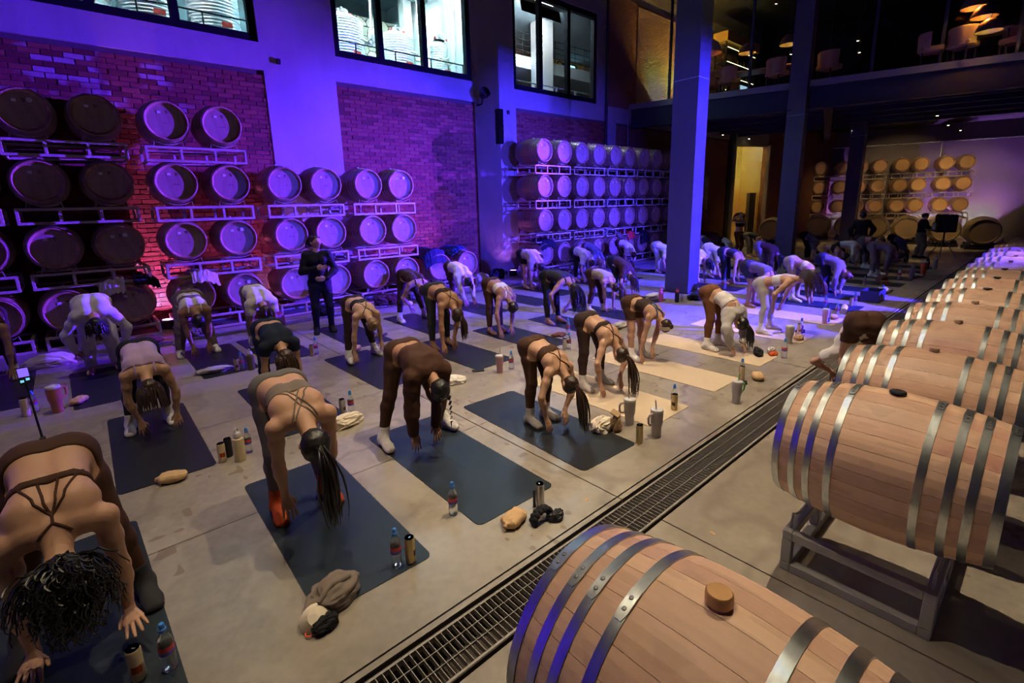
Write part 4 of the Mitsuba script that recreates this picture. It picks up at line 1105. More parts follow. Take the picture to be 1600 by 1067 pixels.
def hand_parts(K, n, mode, fine):
    """Palm (prims) and five finger tubes. mode: 'down' fingertips on the floor, 'flat' palm down on the floor, 'hold' wrapped on shin or knee."""
    s = K['s']; W, E_ = K['wr' + n], K['el' + n]; sg = 1 if n == 'l' else -1
    fa = unit(W - E_)
    if mode == 'flat':
        d = unit(V(1, sg * .12, -.16)); up = V(.15, 0, 1)
    elif mode == 'down':
        d = unit(fa * .55 + V(.50, 0, -.75)); up = V(1, 0, .3)
    elif mode == 'belly':
        d = unit(V(.30, -sg * 1.0, .02)); up = V(1, 0, .1)
    elif mode == 'wave':
        d = unit(fa * .5 + V(.1, -.25, .8)); up = unit(V(1, 0, .2))
    else:
        d = unit(fa + V(.1, -sg * .25, -.2)); up = V(1, 0, .4)
    up = unit(up - d * (up @ d))                    # back of the hand
    lat = np.cross(up, d) * sg                      # points to the thumb side (inwards for both hands)
    lat = lat if lat[1] * sg < 0 or mode in ('belly', 'wave') else -lat
    if mode == 'belly': lat = V(0, 0, 1) if lat[2] < 0 else lat
    L = .185 * s; pl = .095 * s
    kn = []
    for j, (w, l) in enumerate(((.030, 1.0), (.010, 1.04), (-.011, .98), (-.031, .90))):
        kn.append(W + d * pl * l + lat * w * s)
    palm = [(W, kn[0] - d * .012 * s, .021 * s, .0125 * s, .012), (W, kn[1] - d * .01 * s, .020 * s, .0125 * s, .012), (W, kn[3] - d * .01 * s, .020 * s, .0115 * s, .012), (kn[0], kn[3], .0115 * s, .0105 * s, .01)]
    tubes = []
    lens = (.072, .080, .074, .058)
    curl = {'down': .35, 'flat': .10, 'hold': .8, 'belly': .25, 'wave': .12}[mode]
    for j in range(4):
        sp_ = ((1.5 - j) * .12 if mode in ('flat', 'down', 'wave') else (1.5 - j) * .04)
        dd = unit(d + lat * sp_)
        p = [kn[j] - dd * .015 * s, kn[j]]; cur = dd
        for q, fr in enumerate((.42, .32, .26)):
            a = curl * (0.5 if q == 0 else 1.0) * .6
            cur = unit(cur * math.cos(a) - up * math.sin(a))
            p.append(p[-1] + cur * lens[j] * s * fr)
        r = V(.0095, .0095, .0088, .0078, .0058) * s * (1.0 if j < 3 else .88)
        tubes.append(tube(p, r, 8 if fine else 5))
        tubes.append(_tip(p[-1], cur, .0058 * s * (1.0 if j < 3 else .88), fine))
    tb = W + d * .030 * s + lat * .022 * s - up * .004 * s
    td = unit(d * .75 + lat * .70 - up * .25)
    p = [tb - td * .02 * s, tb, tb + td * .034 * s, tb + unit(td + d * .4) * .062 * s]
    tubes.append(tube(p, V(.012, .0125, .0105, .0070) * s, 8 if fine else 5)); tubes.append(_tip(p[-1], td, .0070 * s, fine))
    return palm, tubes

def _tip(p, d, r, fine):
    m = trimesh.creation.icosphere(1 if fine else 0, r); m.apply_translation(p); return m

def head_prims(K, look=False):
    s = K['s']; H, f, u = K['head'], K['face'], K['hdir']; y = np.cross(u, f)
    P = [(H + u * .012 * s - f * .012 * s, H + u * .020 * s + f * .012 * s, .078 * s, .074 * s, .03),
         (H - u * .020 * s + f * .030 * s, H - u * .062 * s + f * .052 * s, .060 * s, .034 * s, .03),
         (H - u * .03 * s - f * .01 * s, K['hb'] - u * .03 * s, .052 * s, .045 * s, .03)]
    P += [(H + u * .006 * s + f * .082 * s, H - u * .022 * s + f * .100 * s, .007 * s, .0125 * s, .012),            # nose
          (H - u * .047 * s + f * .083 * s + y * .014 * s, H - u * .047 * s + f * .083 * s - y * .014 * s, .0085 * s, .0085 * s, .008),   # mouth
          (H + u * .022 * s + f * .074 * s + y * .030 * s, H + u * .022 * s + f * .074 * s - y * .030 * s, .013 * s, .013 * s, .02)]      # brow
    for sg in (1, -1):
        P.append((H - u * .010 * s - f * .004 * s + y * sg * .076 * s, H - u * .032 * s + f * .002 * s + y * sg * .073 * s, .017 * s, .010 * s, .008))  # ears
    return P

def curve_down(p, d, L, n, rg, curl=0.0, grav=1.0, wave=0.0):
    """A lock that leaves p along d and falls."""
    pts = [np.array(p)]; cur = unit(d); ph = rg.uniform(0, 6.28)
    for i in range(n):
        cur = unit(cur + V(0, 0, -grav * .55) + rg.normal(0, .05, 3))
        q = pts[-1] + cur * L / n
        if wave: q = q + V(math.sin(ph + i * 1.7), math.cos(ph + i * 1.3), 0) * wave
        q[2] = max(q[2], 0.02)
        pts.append(q)
    return pts

def hair_mesh(K, style, seed, fine, length=0.36):
    rg = np.random.default_rng(seed)
    s = K['s']; H, f, u = K['head'], K['face'], K['hdir']; y = np.cross(u, f)
    h = .008 if fine else .014
    F, org = field([(H + u * .014 * s - f * .016 * s, H + u * .022 * s + f * .008 * s, .086 * s, .081 * s), (H - u * .02 * s - f * .03 * s, H - u * .045 * s - f * .022 * s, .066 * s, .052 * s)], h, .03)
    F = clipped(F, org, h, [(H + f * .052 * s + u * .045 * s, f * 1.0 - u * .55), (H - u * .075 * s, -u)])
    F = wrinkle(F, org, h, .0035, 38, seed)
    out = [trimesh.Trimesh(*surface_nets(F, org, h), process=False)]
    nt = 5 if fine else 4
    if style == 'pony':
        b = H + u * .055 * s - f * .070 * s
        n = 60 if fine else 14
        out.append(tube([b - (u - f) * .0, b + (u * .5 - f) * .012], [.020, .018], 8))
        for i in range(n):
            o = rg.normal(0, .008, 3)
            p = curve_down(b + o, u * .7 - f * .5 + rg.normal(0, .14, 3), length * rg.uniform(.75, 1.08), 9, rg)
            p = np.array(p); w = np.sin(np.linspace(0, 1, len(p)) * 2.6)[:, None]
            p = p + w * rg.normal(0, .016, 3)
            out.append(tube(p, np.r_[np.linspace(.0055, .0065, 6), .005, .004, .0028, .0012] * (1 if fine else 1.9), nt))
    elif style == 'bun':
        b = H + u * .062 * s - f * .068 * s
        m = trimesh.creation.icosphere(3 if fine else 2, .042 * s); m.vertices += .006 * (meshkit.noise(m.vertices * 60, seed)[:, None] - .5) * 2 * m.vertices / .042
        m.apply_translation(b); out.append(m)
    elif style in ('loose', 'wavy'):
        n = 110 if fine else 26
        for i in range(n):
            a = rg.uniform(-1.55, 1.55)
            r_ = unit(-f * math.cos(a) + y * math.sin(a)) ; e = rg.uniform(-.5, .75)
            p0 = H + (r_ * math.cos(e) + u * math.sin(e)) * .086 * s
            p = curve_down(p0, u * .5 + r_ * .35, length * rg.uniform(.7, 1.1), 8, rg, wave=.004 if style == 'wavy' else .0012)
            out.append(tube(p, np.r_[.006, .0075, .008, .0075, .0065, .0055, .004, .0028, .001] * (1 if fine else 1.9), nt))
    elif style == 'curly':
        for i in range(300):
            a = rg.uniform(-PI, PI); e = rg.uniform(-.7, 1.4)
            r_ = unit(-f * math.cos(a) + y * math.sin(a))
            if (r_ @ f) > .5 and e < .35: continue
            dirn = unit(r_ * math.cos(e) + u * math.sin(e))
            p0 = H + dirn * .08 * s
            L = rg.uniform(.12, .24); m_ = 14
            base = np.array(curve_down(p0, dirn * 1.1 + u * .3, L, m_, rg, grav=.35))
            ph = rg.uniform(0, 6.28); ax1, ax2 = unit(np.cross(dirn, V(.3, .5, .8))), None
            ax2 = np.cross(dirn, ax1); t = np.arange(m_ + 1)
            rad = .011 * np.minimum(t / 3, 1)[:, None]
            p = base + rad * (np.cos(ph + t * 1.35)[:, None] * ax1 + np.sin(ph + t * 1.35)[:, None] * ax2)
            out.append(tube(p, np.linspace(.0062, .0018, m_ + 1), 4))
    elif style == 'braid':
        for sg in ((1, -1) if fine else (-1,)):
            b = H - u * .01 * s - f * .055 * s + y * sg * .045 * s
            path = np.array(curve_down(b, u * .3 - f * .2, length, 16, rg))
            for i in range(len(path) - 1):
                m = trimesh.creation.icosphere(1, 1.0)
                r0 = .0155 * (1 - .045 * i)
                m.apply_scale([r0, r0, r0 * 1.15]); m.apply_translation(path[i] + V(.007 * (1 if i % 2 else -1), .004, 0)); out.append(m)
            out.append(tube([path[-2], path[-1] - V(0, 0, .03)], [.007, .002], 5))
    elif style == 'short':
        pass
    return cat(out)

SPINE_L = [0.0, 0.10, 0.23, 0.36, 0.49]
def spine_at(K, t):
    """Point, direction and dorsal normal at t metres (for stature 1.66) along the back from the hips."""
    sp = K['spine']
    i = int(np.clip(np.searchsorted(SPINE_L, t, 'right') - 1, 0, 3)); f = (t - SPINE_L[i]) / (SPINE_L[i + 1] - SPINE_L[i])
    return sp[i] + (sp[i + 1] - sp[i]) * f, K['dirs'][i], K['dors'][i]

def eval_at(prims, Q, k=.03):
    D = np.full(len(Q), .25)
    for p in prims:
        a, b = V(*p[0]), V(*p[1]); ab = b - a
        t = np.clip((Q - a) @ ab / (ab @ ab + 1e-12), 0, 1)
        d = np.linalg.norm(Q - a - t[:, None] * ab, axis=1) - (p[2] + (p[3] - p[2]) * t)
        h = np.clip(.5 + .5 * (D - d) / k, 0, 1); D = D * (1 - h) + d * h - k * h * (1 - h)
    return D

def strap(K, prims, path, r=.006, off=.002):
    """A strap lying on the back: path of (t along the spine, sideways) points, pressed onto the skin."""
    q, dn = [], []
    P = np.array(path, float); n = 16
    tt = np.linspace(0, len(P) - 1, n)
    P = np.stack([np.interp(tt, np.arange(len(P)), P[:, k]) for k in (0, 1)], 1)
    for t, w in P:
        c, d, nn = spine_at(K, t)
        q.append(c + V(0, w * K['s'], 0) + nn * .16 * K['s']); dn.append(-nn)
    q, dn = np.array(q), np.array(dn)
    for _ in range(26):
        q = q + dn * np.clip(eval_at(prims, q) - off, -.02, .03)[:, None]
    return tube(q, r, 6)
SKIN = {'a': (0.56, 0.335, 0.225), 'b': (0.47, 0.265, 0.165), 'c': (0.36, 0.185, 0.105), 'd': (0.23, 0.11, 0.06)}
for k_, c_ in SKIN.items(): M('m_skin_' + k_, c_, 0.5, spec=0.35)
CLOTH = {'brown': (0.060, 0.026, 0.015), 'darkbrown': (0.036, 0.019, 0.014), 'rust': (0.13, 0.050, 0.020), 'black': (0.012, 0.012, 0.014), 'charcoal': (0.030, 0.029, 0.031), 'navy': (0.012, 0.017, 0.036), 'taupe': (0.17, 0.135, 0.11),
         'grey': (0.115, 0.105, 0.098), 'lightgrey': (0.42, 0.39, 0.36), 'white': (0.72, 0.68, 0.63), 'cream': (0.62, 0.54, 0.42), 'sage': (0.42, 0.44, 0.40), 'lavender': (0.42, 0.29, 0.50), 'orange': (0.36, 0.055, 0.014), 'yellow': (0.50, 0.30, 0.04),
         'olive': (0.12, 0.10, 0.055), 'beige': (0.40, 0.32, 0.24), 'blue': (0.03, 0.07, 0.20), 'greyblue': (0.16, 0.17, 0.21)}
for k_, c_ in CLOTH.items(): M('c_' + k_, c_, 0.8, spec=0.2, sheen=0.3)
HAIR = {'black': (0.010, 0.008, 0.007), 'brown': (0.035, 0.018, 0.010), 'auburn': (0.10, 0.035, 0.014), 'blond': (0.20, 0.115, 0.05)}
for k_, c_ in HAIR.items(): M('h_' + k_, c_, 0.38, spec=0.5)

def torso_prims(P): return P['pelvis'] + P['lower'] + P['chest'] + P['bust'] + P['shoulders']

def person(label, at, rz, K, skin='a', bottom=('leggings', 'brown'), top=('bra', 'brown', 'cross'), socks=None, hair=('pony', 'brown', .36), h=.016, fine=False, modes=('down', 'down'), group=None, seed=0, band=None, face=False, extra=None):
    k = thing('person', label, 'person', group)
    TW = pose(at, rz)
    s = K['s']; P = body_prims(K)
    allp = torso_prims(P) + P['neck']
    tubes = []
    for n, md in zip('lr', modes):
        pm, tb = hand_parts(K, n, md, fine)
        P['hand' + n] = pm; tubes += tb
        for q in ('thigh', 'shin', 'foot', 'uarm', 'farm', 'hand'): allp = allp + P[q + n]
    F, org = field(allp, h, .03 * s)
    ms = [trimesh.Trimesh(*surface_nets(F, org, h), process=False)]
    hh = .006 if face else (.009 if fine else .015)
    F, org = field(head_prims(K), hh, .02)
    ms += [trimesh.Trimesh(*surface_nets(F, org, hh), process=False)] + tubes
    part(k, 'body', mikit.ply(cat(ms), 'm_skin_' + skin, smooth=True), TW)
    g = .0065 if fine else .009
    # lower garment
    sp0 = K['spine'][0]; d0 = K['dirs'][0]
    kind, col = bottom
    wb_ = [(K['spine'][1] + K['dors'][0] * .01 * s + V(0, sy * .045, 0), .150 * s) for sy in (-1, 0, 1)]
    waist = (K['spine'][0] + d0 * (.075 * s), d0, wb_)
    up = sum([P['chest'], P['shoulders']], [])
    lowp = P['pelvis'] + P['lower']
    if kind in ('leggings', 'pants'):
        pr = lowp + P['thighl'] + P['thighr'] + P['shinl'] + P['shinr']
        gr = g if kind == 'leggings' else g + .018
        F, org = field(pr, h, .03 * s, grow=gr)
        if kind == 'pants': F = wrinkle(F, org, h, .007, 16, seed)
        F = clipped(F, org, h, [waist, ((0, 0, .12 * s if kind == 'leggings' else .07 * s), (0, 0, -1))])
    else:
        pr = lowp + P['thighl'] + P['thighr']
        F, org = field(pr, h, .03 * s, grow=g + .002)
        z = .60 * s if kind == 'shorts' else .66 * s
        F = clipped(F, org, h, [waist, ((0, 0, z), (0, 0, -1))])
    part(k, kind, mikit.ply(trimesh.Trimesh(*surface_nets(F, org, h), process=False), 'c_' + col, smooth=True), TW)
    # waistband: a slightly proud edge
    # upper garment
    kind, col = top[0], top[1]
    def bandclip(t0, t1):
        a, d, _ = spine_at(K, t0); b, e, _ = spine_at(K, t1)
        return [(a, -d), (b, e)]
    if kind == 'bra':
        t0, t1 = (top[3], top[4]) if len(top) > 3 else (.235, .305)
        F, org = field(P['lower'] + P['chest'] + P['bust'], h, .03 * s, grow=g)
        F = clipped(F, org, h, bandclip(t0, t1))
        part(k, 'bra', mikit.ply(trimesh.Trimesh(*surface_nets(F, org, h), process=False), 'c_' + col, smooth=True), TW)
        st = {'cross': [[(t1 - .02, .085), (.40, .0), (.50, -.085)], [(t1 - .02, -.085), (.40, 0), (.50, .085)]],
              'double': [[(t1 - .02, .10), (.38, .02), (.50, -.06)], [(t1 - .02, -.10), (.38, -.02), (.50, .06)], [(t1 - .02, .045), (.40, -.03), (.50, -.075)], [(t1 - .02, -.045), (.40, .03), (.50, .075)]],
              'fan': [[(t1 - .02, .10), (.36, .05), (.42, .0)], [(t1 - .02, .035), (.37, .018), (.42, .0)], [(t1 - .02, -.035), (.37, -.018), (.42, 0)], [(t1 - .02, -.10), (.36, -.05), (.42, 0)], [(.42, 0), (.455, 0), (.50, .055)], [(.42, 0), (.455, 0), (.50, -.055)]],
              'racer': [[(t1 - .02, .05), (.40, .022), (.50, .075)], [(t1 - .02, -.05), (.40, -.022), (.50, -.075)]],
              'web': [[(t1 - .02, .08), (.40, .01), (.50, -.08)], [(t1 - .02, -.08), (.40, -.01), (.50, .08)], [(t1 - .02, .03), (.42, .03), (.50, .07)], [(t1 - .02, -.03), (.42, -.03), (.50, -.07)], [(.36, .06), (.38, 0), (.36, -.06)]]}[top[2]]
        w = .011 if top[2] == 'racer' else .0055
        for path in st:
            part(k, 'strap', mikit.ply(strap(K, torso_prims(P) + P['neck'], path, w * s, .001), 'c_' + (top[5] if len(top) > 5 else col), smooth=40), TW)
    else:
        pr = P['lower'] + P['chest'] + P['bust'] + P['shoulders']
        loose = {'tank': .004, 'tee': .014, 'long': .010, 'sweater': .020, 'cami': .004, 'crop': .006}[kind]
        t0, t1 = {'tank': (.06, .43), 'tee': (.03, .515), 'long': (.05, .515), 'sweater': (.12, .53), 'cami': (.13, .34), 'crop': (.14, .50)}[kind]
        if len(top) > 2 and isinstance(top[2], float): t0 = top[2]
        cl = []
        if kind in ('tee', 'long', 'sweater', 'crop'):
            for n in 'lr':
                pr = pr + P['uarm' + n]
                if kind in ('long', 'sweater'): pr = pr + P['farm' + n]
        F, org = field(pr, h, .03 * s, grow=g + loose)
        if kind in ('tee', 'sweater', 'long'): F = wrinkle(F, org, h, .006 if kind != 'long' else .004, 15, seed + 3)
        a, d, _ = spine_at(K, t0)
        r_ = .30 * s
        pl = [(a, -d, (K['spine'][1], r_))]
        F = clipped(F, org, h, pl)
        b, e, _ = spine_at(K, t1)
        F = clipped(F, org, h, [(b, e, (b + e * .06, .10 * s if kind not in ('cami', 'tank') else .45))])
        if kind in ('tee', 'crop'):
            for n in 'lr':
                S, E_ = K['sh' + n], K['el' + n]
                F = clipped(F, org, h, [(S + (E_ - S) * (.62 if kind == 'tee' else .35), E_ - S, (E_, .20 * s))])
        part(k, {'tank': 'tank_top', 'tee': 't_shirt', 'long': 'long_sleeve_top', 'sweater': 'sweater', 'cami': 'camisole', 'crop': 'crop_top'}[kind], mikit.ply(trimesh.Trimesh(*surface_nets(F, org, h), process=False), 'c_' + col, smooth=True), TW)
        if kind in ('tank', 'cami'):
            for path in (([(t1 - .02, .085), (.46, .075), (.51, .08)], [(t1 - .02, -.085), (.46, -.075), (.51, -.08)]) if kind == 'tank' else ([(t1 - .01, .10), (.42, .02), (.50, -.07)], [(t1 - .01, -.10), (.42, -.02), (.50, .07)], [(t1 - .01, .04), (.43, .0), (.50, -.05)])):
                part(k, 'strap', mikit.ply(strap(K, torso_prims(P) + P['neck'], path, (.010 if kind == 'tank' else .005) * s, .002), 'c_' + col, smooth=40), TW)
    if socks:
        for n in 'lr':
            F, org = field(P['foot' + n] + P['shin' + n][1:], h * .8, .03 * s, grow=.009)
            F = clipped(F, org, h * .8, [((0, 0, .19 * s), (0, 0, 1))])
            part(k, 'sock', mikit.ply(trimesh.Trimesh(*surface_nets(F, org, h * .8), process=False), 'c_' + socks, smooth=True), TW)
    if hair:
        part(k, 'hair', mikit.ply(hair_mesh(K, hair[0], seed + 11, fine, hair[2] if len(hair) > 2 else .36), 'h_' + hair[1], smooth=50), TW)
        if hair[0] == 'pony' and fine:
            b = K['head'] + K['hdir'] * .058 * s - K['face'] * .074 * s
            part(k, 'hair_tie', mikit.ply(tube([b, b + (K['hdir'] * .5 - K['face']) * .010], [.0215, .0215], 10), 'c_taupe', smooth=40), TW)
    if band:
        F, org = field([(K['head'] + K['hdir'] * .016 * s - K['face'] * .016 * s, K['head'] + K['hdir'] * .022 * s + K['face'] * .010 * s, .090 * s, .085 * s)], .008, .03)
        c = K['head'] + K['hdir'] * .030 * s + K['face'] * .01 * s; nb_ = unit(K['hdir'] * .75 + K['face'] * .65)
        F = clipped(F, org, .008, [(c + nb_ * .030, nb_), (c - nb_ * .022, -nb_)])
        part(k, 'headband', mikit.ply(trimesh.Trimesh(*surface_nets(F, org, .008), process=False), 'c_' + band, smooth=40), TW)
    if face:
        H, f, u = K['head'], K['face'], K['hdir']; y = np.cross(u, f)
        ey = mikit.ply(trimesh.creation.icosphere(2, .0105 * s), smooth=True)
        for sg in (1, -1):
            e = H + u * .006 * s + f * .0735 * s + y * sg * .030 * s
            kk = part(k, 'eye', mikit.ply(trimesh.creation.icosphere(2, .0105 * s).apply_translation(e), 'm_eye', smooth=True), TW)
            part(kk, 'iris', mikit.ply(trimesh.creation.icosphere(2, .0062 * s).apply_translation(e + f * .0056 * s), 'm_iris', smooth=True), TW)
            part(k, 'eyebrow', mikit.ply(tube([e + u * .020 * s + y * .014 * s + f * .008, e + u * .024 * s + f * .012, e + u * .019 * s - y * .014 * s + f * .008], .0028 * s, 6), 'h_brown', smooth=True), TW)
        part(k, 'lips', mikit.ply(tube([H - u * .047 * s + f * .0885 * s + y * .020 * s, H - u * .045 * s + f * .0925 * s, H - u * .047 * s + f * .0885 * s - y * .020 * s], V(.003, .0058, .003) * s, 8), 'm_lip', smooth=True), TW)
    if extra: extra(k, K, P, TW)
    return k
M('m_eye', (0.75, 0.72, 0.70), 0.2); M('m_iris', (0.03, 0.02, 0.012), 0.15); M('m_lip', (0.42, 0.14, 0.11), 0.4)
def fold(x, y, s, m, feet=None, hands=None, hz=.15, hp=30, curve=18, **k):
    """A standing forward fold towards -y: mean pitch m of the back, feet and hands as (forward, left)."""
    fe = {n: f for n, f in zip('rl', feet)} if feet else None
    if feet is None: fe = {'r': (0.03, -.13), 'l': (0.03, .13)}
    ha = hands or [(.30, -.14), (.30, .14)]
    hd = {n: V(f[0], f[1], f[2] if len(f) > 2 else hz) for n, f in zip('rl', ha)}
    return skeleton(s=s, p0=m - curve, p1=m + curve, hp=m + hp, feet=fe, hands=hd, **k)
YG = 'people folding forward on the yoga mats'
def P(label, x, y, s, m, skin, bottom, top, socks, hair, feet=None, hands=None, h=.018, fine=False, modes=('down', 'down'), seed=0, band=None, rz=-90, z=0.006, **k):
    K = fold(x, y, s, m, feet, hands, **{q: k.pop(q) for q in list(k) if q in ('hz', 'hp', 'curve', 'hy', 'stance', 'back', 'arm', 'toe')})
    return person(label, (x, y, z), rz, K, skin, bottom, top, socks, hair, h, fine, modes, YG, seed, band, **k)
L_, S_ = 'leggings', 'shorts'
# nearest rows
P('person with curly black hair folding forward at the lower left corner', -.27, 3.02, 1.0, 20, 'b', (L_, 'brown'), ('bra', 'brown', 'fan', .235, .275), 'charcoal', ('curly', 'black'),
  [(.05, -.22), (.0, .24)], [(.30, -.16, .045), (.28, .17, .045)], .010, True, ('flat', 'flat'), 1)
P('person in grey leggings and strappy taupe bra with orange socks', .849, 3.279, .998, 10, 'b', (L_, 'grey'), ('bra', 'taupe', 'double', .20, .30), 'orange', ('pony', 'black', .46),
  [(0, -.13), (.02, .19)], [(.20, -.12), (.15, .19)], .010, True, ('down', 'down'), 2)
P('person in brown leggings and brown cropped sweatshirt with a black braid', 1.975, 3.629, .925, 14, 'c', (L_, 'brown'), ('sweater', 'brown', .175), 'white', ('braid', 'black', .34),
  [(.0, -.30), (.05, .30)], [(.28, -.16), (.27, .06)], .010, True, ('down', 'down'), 3)
P('person with a long ponytail in a brown crossed bra on the black mat', 3.04, 3.10, .83, 22, 'b', (L_, 'brown'), ('bra', 'brown', 'cross', .20, .285), 'lightgrey', ('pony', 'brown', .40),
  [(.03, -.16), (.03, .05)], [(.28, -.20), (.28, .05)], .010, True, ('down', 'down'), 4)
P('person with a long brown ponytail folding on the nearest beige mat', 4.102, 3.32, .86, 26, 'b', (L_, 'darkbrown'), ('bra', 'darkbrown', 'cross', .225, .27), 'lightgrey', ('pony', 'brown', .44),
  [(.04, -.22), (.04, .10)], [(.32, -.27), (.33, .06)], .011, True, ('down', 'down'), 5)
P('person in brown shorts with a cream headband and bun', 5.301, 3.56, .85, 18, 'b', (S_, 'brown'), ('bra', 'darkbrown', 'racer', .13, .31, 'blue'), 'white', ('bun', 'brown'),
  [(.07, -.20), (.07, .03)], [(.24, -.26), (.26, -.04)], .011, True, ('down', 'down'), 6, band='cream')
def sweater_off(k, K, P, TW):
    s = K['s']
    pr = P['uarml'] + P['uarmr'] + P['farml'] + P['farmr'] + [(K['shl'] * .9 + K['head'] * .1, K['shr'] * .9 + K['head'] * .1, .085 * s, .085 * s)]
    F, org = field(pr, .012, .05, grow=.026); F = wrinkle(F, org, .012, .010, 17, 5)
    part(k, 'sweater', mikit.ply(trimesh.Trimesh(*surface_nets(F, org, .012), process=False), 'c_lightgrey', smooth=True), TW)
P('person in brown leggings and white camisole, pale sweater slipping over the head', 6.392, 3.034, .90, 32, 'b', (L_, 'rust'), ('cami', 'white'), 'white', ('pony', 'black', .30),
  [(0, -.20), (0, .12)], [(.36, -.28), (.40, .0)], .012, True, ('down', 'down'), 7, extra=sweater_off)
P('person in pale leggings and white bra, hands on knees, looking ahead', 7.678, 2.85, .89, -12, 'b', (L_, 'lightgrey'), ('bra', 'white', 'racer', .19, .33), 'white', ('loose', 'brown', .40),
  [(.0, -.16), (.0, .22)], [(.16, -.20, .44), (.14, .22, .44)], .012, True, ('hold', 'hold'), 8, hp=-14, curve=6, arm='knee', face=True)
P('person in dark shorts and taupe top behind the one in pale leggings', 9.408, 3.80, .905, 18, 'b', (S_, 'charcoal'), ('tank', 'taupe'), None, ('loose', 'brown', .30), [(0, -.12), (0, .15)], h=.016, fine=False, seed=9)
P('person in beige leggings and white bra with white socks before the blue mat', 10.55, 3.43, .92, 28, 'b', (L_, 'beige'), ('bra', 'white', 'cross', .22, .31), 'white', ('pony', 'auburn', .34), [(.05, -.2), (.05, .05)], [(.34, -.30), (.34, -.1)], h=.016, seed=10)
# left cluster
P('person in a lavender tank top and black leggings', .262, 5.62, .89, 19, 'b', (L_, 'black'), ('tank', 'lavender', .03), 'white', ('wavy', 'brown', .22), [(0, -.17), (-.02, .13)], [(.22, -.10), (.22, .18)], .011, True, ('down', 'down'), 11)
P('person in a navy crop top and navy leggings behind the grey leggings', 1.394, 5.573, .90, 15, 'b', (L_, 'navy'), ('crop', 'navy', .15), 'white', ('wavy', 'brown', .2), None, [(.24, -.17), (.24, .17)], .013, True, ('down', 'down'), 12)
P('person all in white, long sleeves and cargo trousers, barefoot by the racks', .0, 8.25, 1.04, 8, 'b', ('pants', 'white'), ('long', 'white'), None, ('wavy', 'black', .14), [(.05, -.13), (.02, .13)], [(.13, -.25, .33), (.13, .25, .33)], .013, True, ('hold', 'hold'), 13, curve=34)
P('person in a white tank top and taupe trousers in front of the purple stack', 1.051, 8.17, .96, 16, 'c', ('pants', 'taupe'), ('tank', 'white', .03), 'white', ('short', 'black'), [(-.02, -.21), (.0, .21)], [(.24, -.08), (.22, .12)], .014, True, ('down', 'down'), 14)
P('person in a white T-shirt and taupe leggings behind the navy top', 1.86, 8.0, .97, 14, 'b', (L_, 'taupe'), ('tee', 'white'), 'white', ('wavy', 'brown', .18), h=.016, seed=15)
P('person in dark brown at the left edge before the racks', -1.0, 8.75, .97, 13, 'b', (L_, 'darkbrown'), ('tank', 'brown'), 'white', ('pony', 'black', .3), h=.016, seed=16)
P('person in brown crossed bra and black leggings with a messy bun', 2.658, 6.22, .90, 14, 'a', (L_, 'darkbrown'), ('bra', 'charcoal', 'cross', .19, .285), 'white', ('bun', 'blond'), [(.12, -.22), (-.02, .22)], [(.27, -.20), (.10, .27)], .013, True, ('down', 'down'), 17)
P('person in a web-backed brown top and dark leggings with white socks', 4.326, 7.74, .97, 14, 'b', (L_, 'darkbrown'), ('tank', 'brown', .02), 'white', ('bun', 'brown'), [(.06, -.26), (.06, .26)], [(.16, -.10, .30), (.10, .30, .2)], .014, True, ('down', 'down'), 18)
P('person in dark leggings and crossed bra, hair hanging, centre of the hall', 3.771, 5.92, .98, 21, 'c', (L_, 'charcoal'), ('bra', 'darkbrown', 'cross', .21, .29), None, ('pony', 'brown', .34), [(.10, -.20), (.06, .08)], [(.40, -.22), (.38, -.02)], .013, True, ('down', 'down'), 19)
P('person in a white long-sleeved top and brown leggings before the low barrels', 5.685, 8.25, .95, 19, 'b', (L_, 'brown'), ('long', 'white'), 'white', ('pony', 'black', .2), [(.0, -.08), (.03, .14)], [(.38, -.05), (.36, .2)], h=.016, seed=20)
P('person in a white T-shirt and taupe leggings bending beside the brick wall', 8.3, 8.9, .93, -2, 'b', (L_, 'taupe'), ('tee', 'white'), 'white', ('bun', 'black'), None, [(.25, -.12, .35), (.25, .12, .35)], h=.017, seed=21, curve=14)
P('person in brown leggings and white racerback bra, barefoot', 4.86, 5.94, .92, 25, 'c', (L_, 'brown'), ('bra', 'white', 'racer', .19, .30), None, ('bun', 'black'), [(.06, -.18), (.10, .02)], [(.40, -.26), (.40, -.02)], .013, True, ('down', 'down'), 22)
P('person in a striped beige T-shirt and black shorts by the long stack', 8.055, 8.60, 1.0, 19, 'b', (S_, 'black'), ('tee', 'beige'), None, ('bun', 'black'), [(.05, -.1), (.02, .12)], h=.017, seed=23)
P('person in an olive tank top and black leggings with long loose black hair', 5.953, 5.72, .95, 8, 'c', (L_, 'black'), ('tank', 'charcoal', .02), None, ('loose', 'black', .42), [(.10, -.22), (.12, .03)], [(.25, -.25, .34), (.26, .12, .3)], .013, True, ('hold', 'hold'), 24)
P('person in a white T-shirt and black leggings left of the long-haired one', 9.705, 8.38, .94, 21, 'a', (L_, 'black'), ('tee', 'white'), None, ('bun', 'brown'), h=.018, seed=25)
P('person in a grey top with violet-lit hair beside the long stack', 10.748, 8.83, .96, 34, 'a', (L_, 'taupe'), ('tee', 'grey'), None, ('loose', 'blond', .25), h=.018, seed=26)
P('person in a beige top and brown leggings with a ponytail left of the column', 7.093, 5.67, .86, 16, 'b', (L_, 'brown'), ('tank', 'beige', .05), 'white', ('pony', 'brown', .34), [(-.10, -.11), (.08, .11)], [(.24, -.04), (.27, .16)], .014, False, ('down', 'down'), 27)
P('person in dark brown with long hair just left of the column', 8.714, 6.39, .90, 29, 'b', (L_, 'black'), ('tee', 'brown'), None, ('loose', 'brown', .34), h=.017, seed=28)
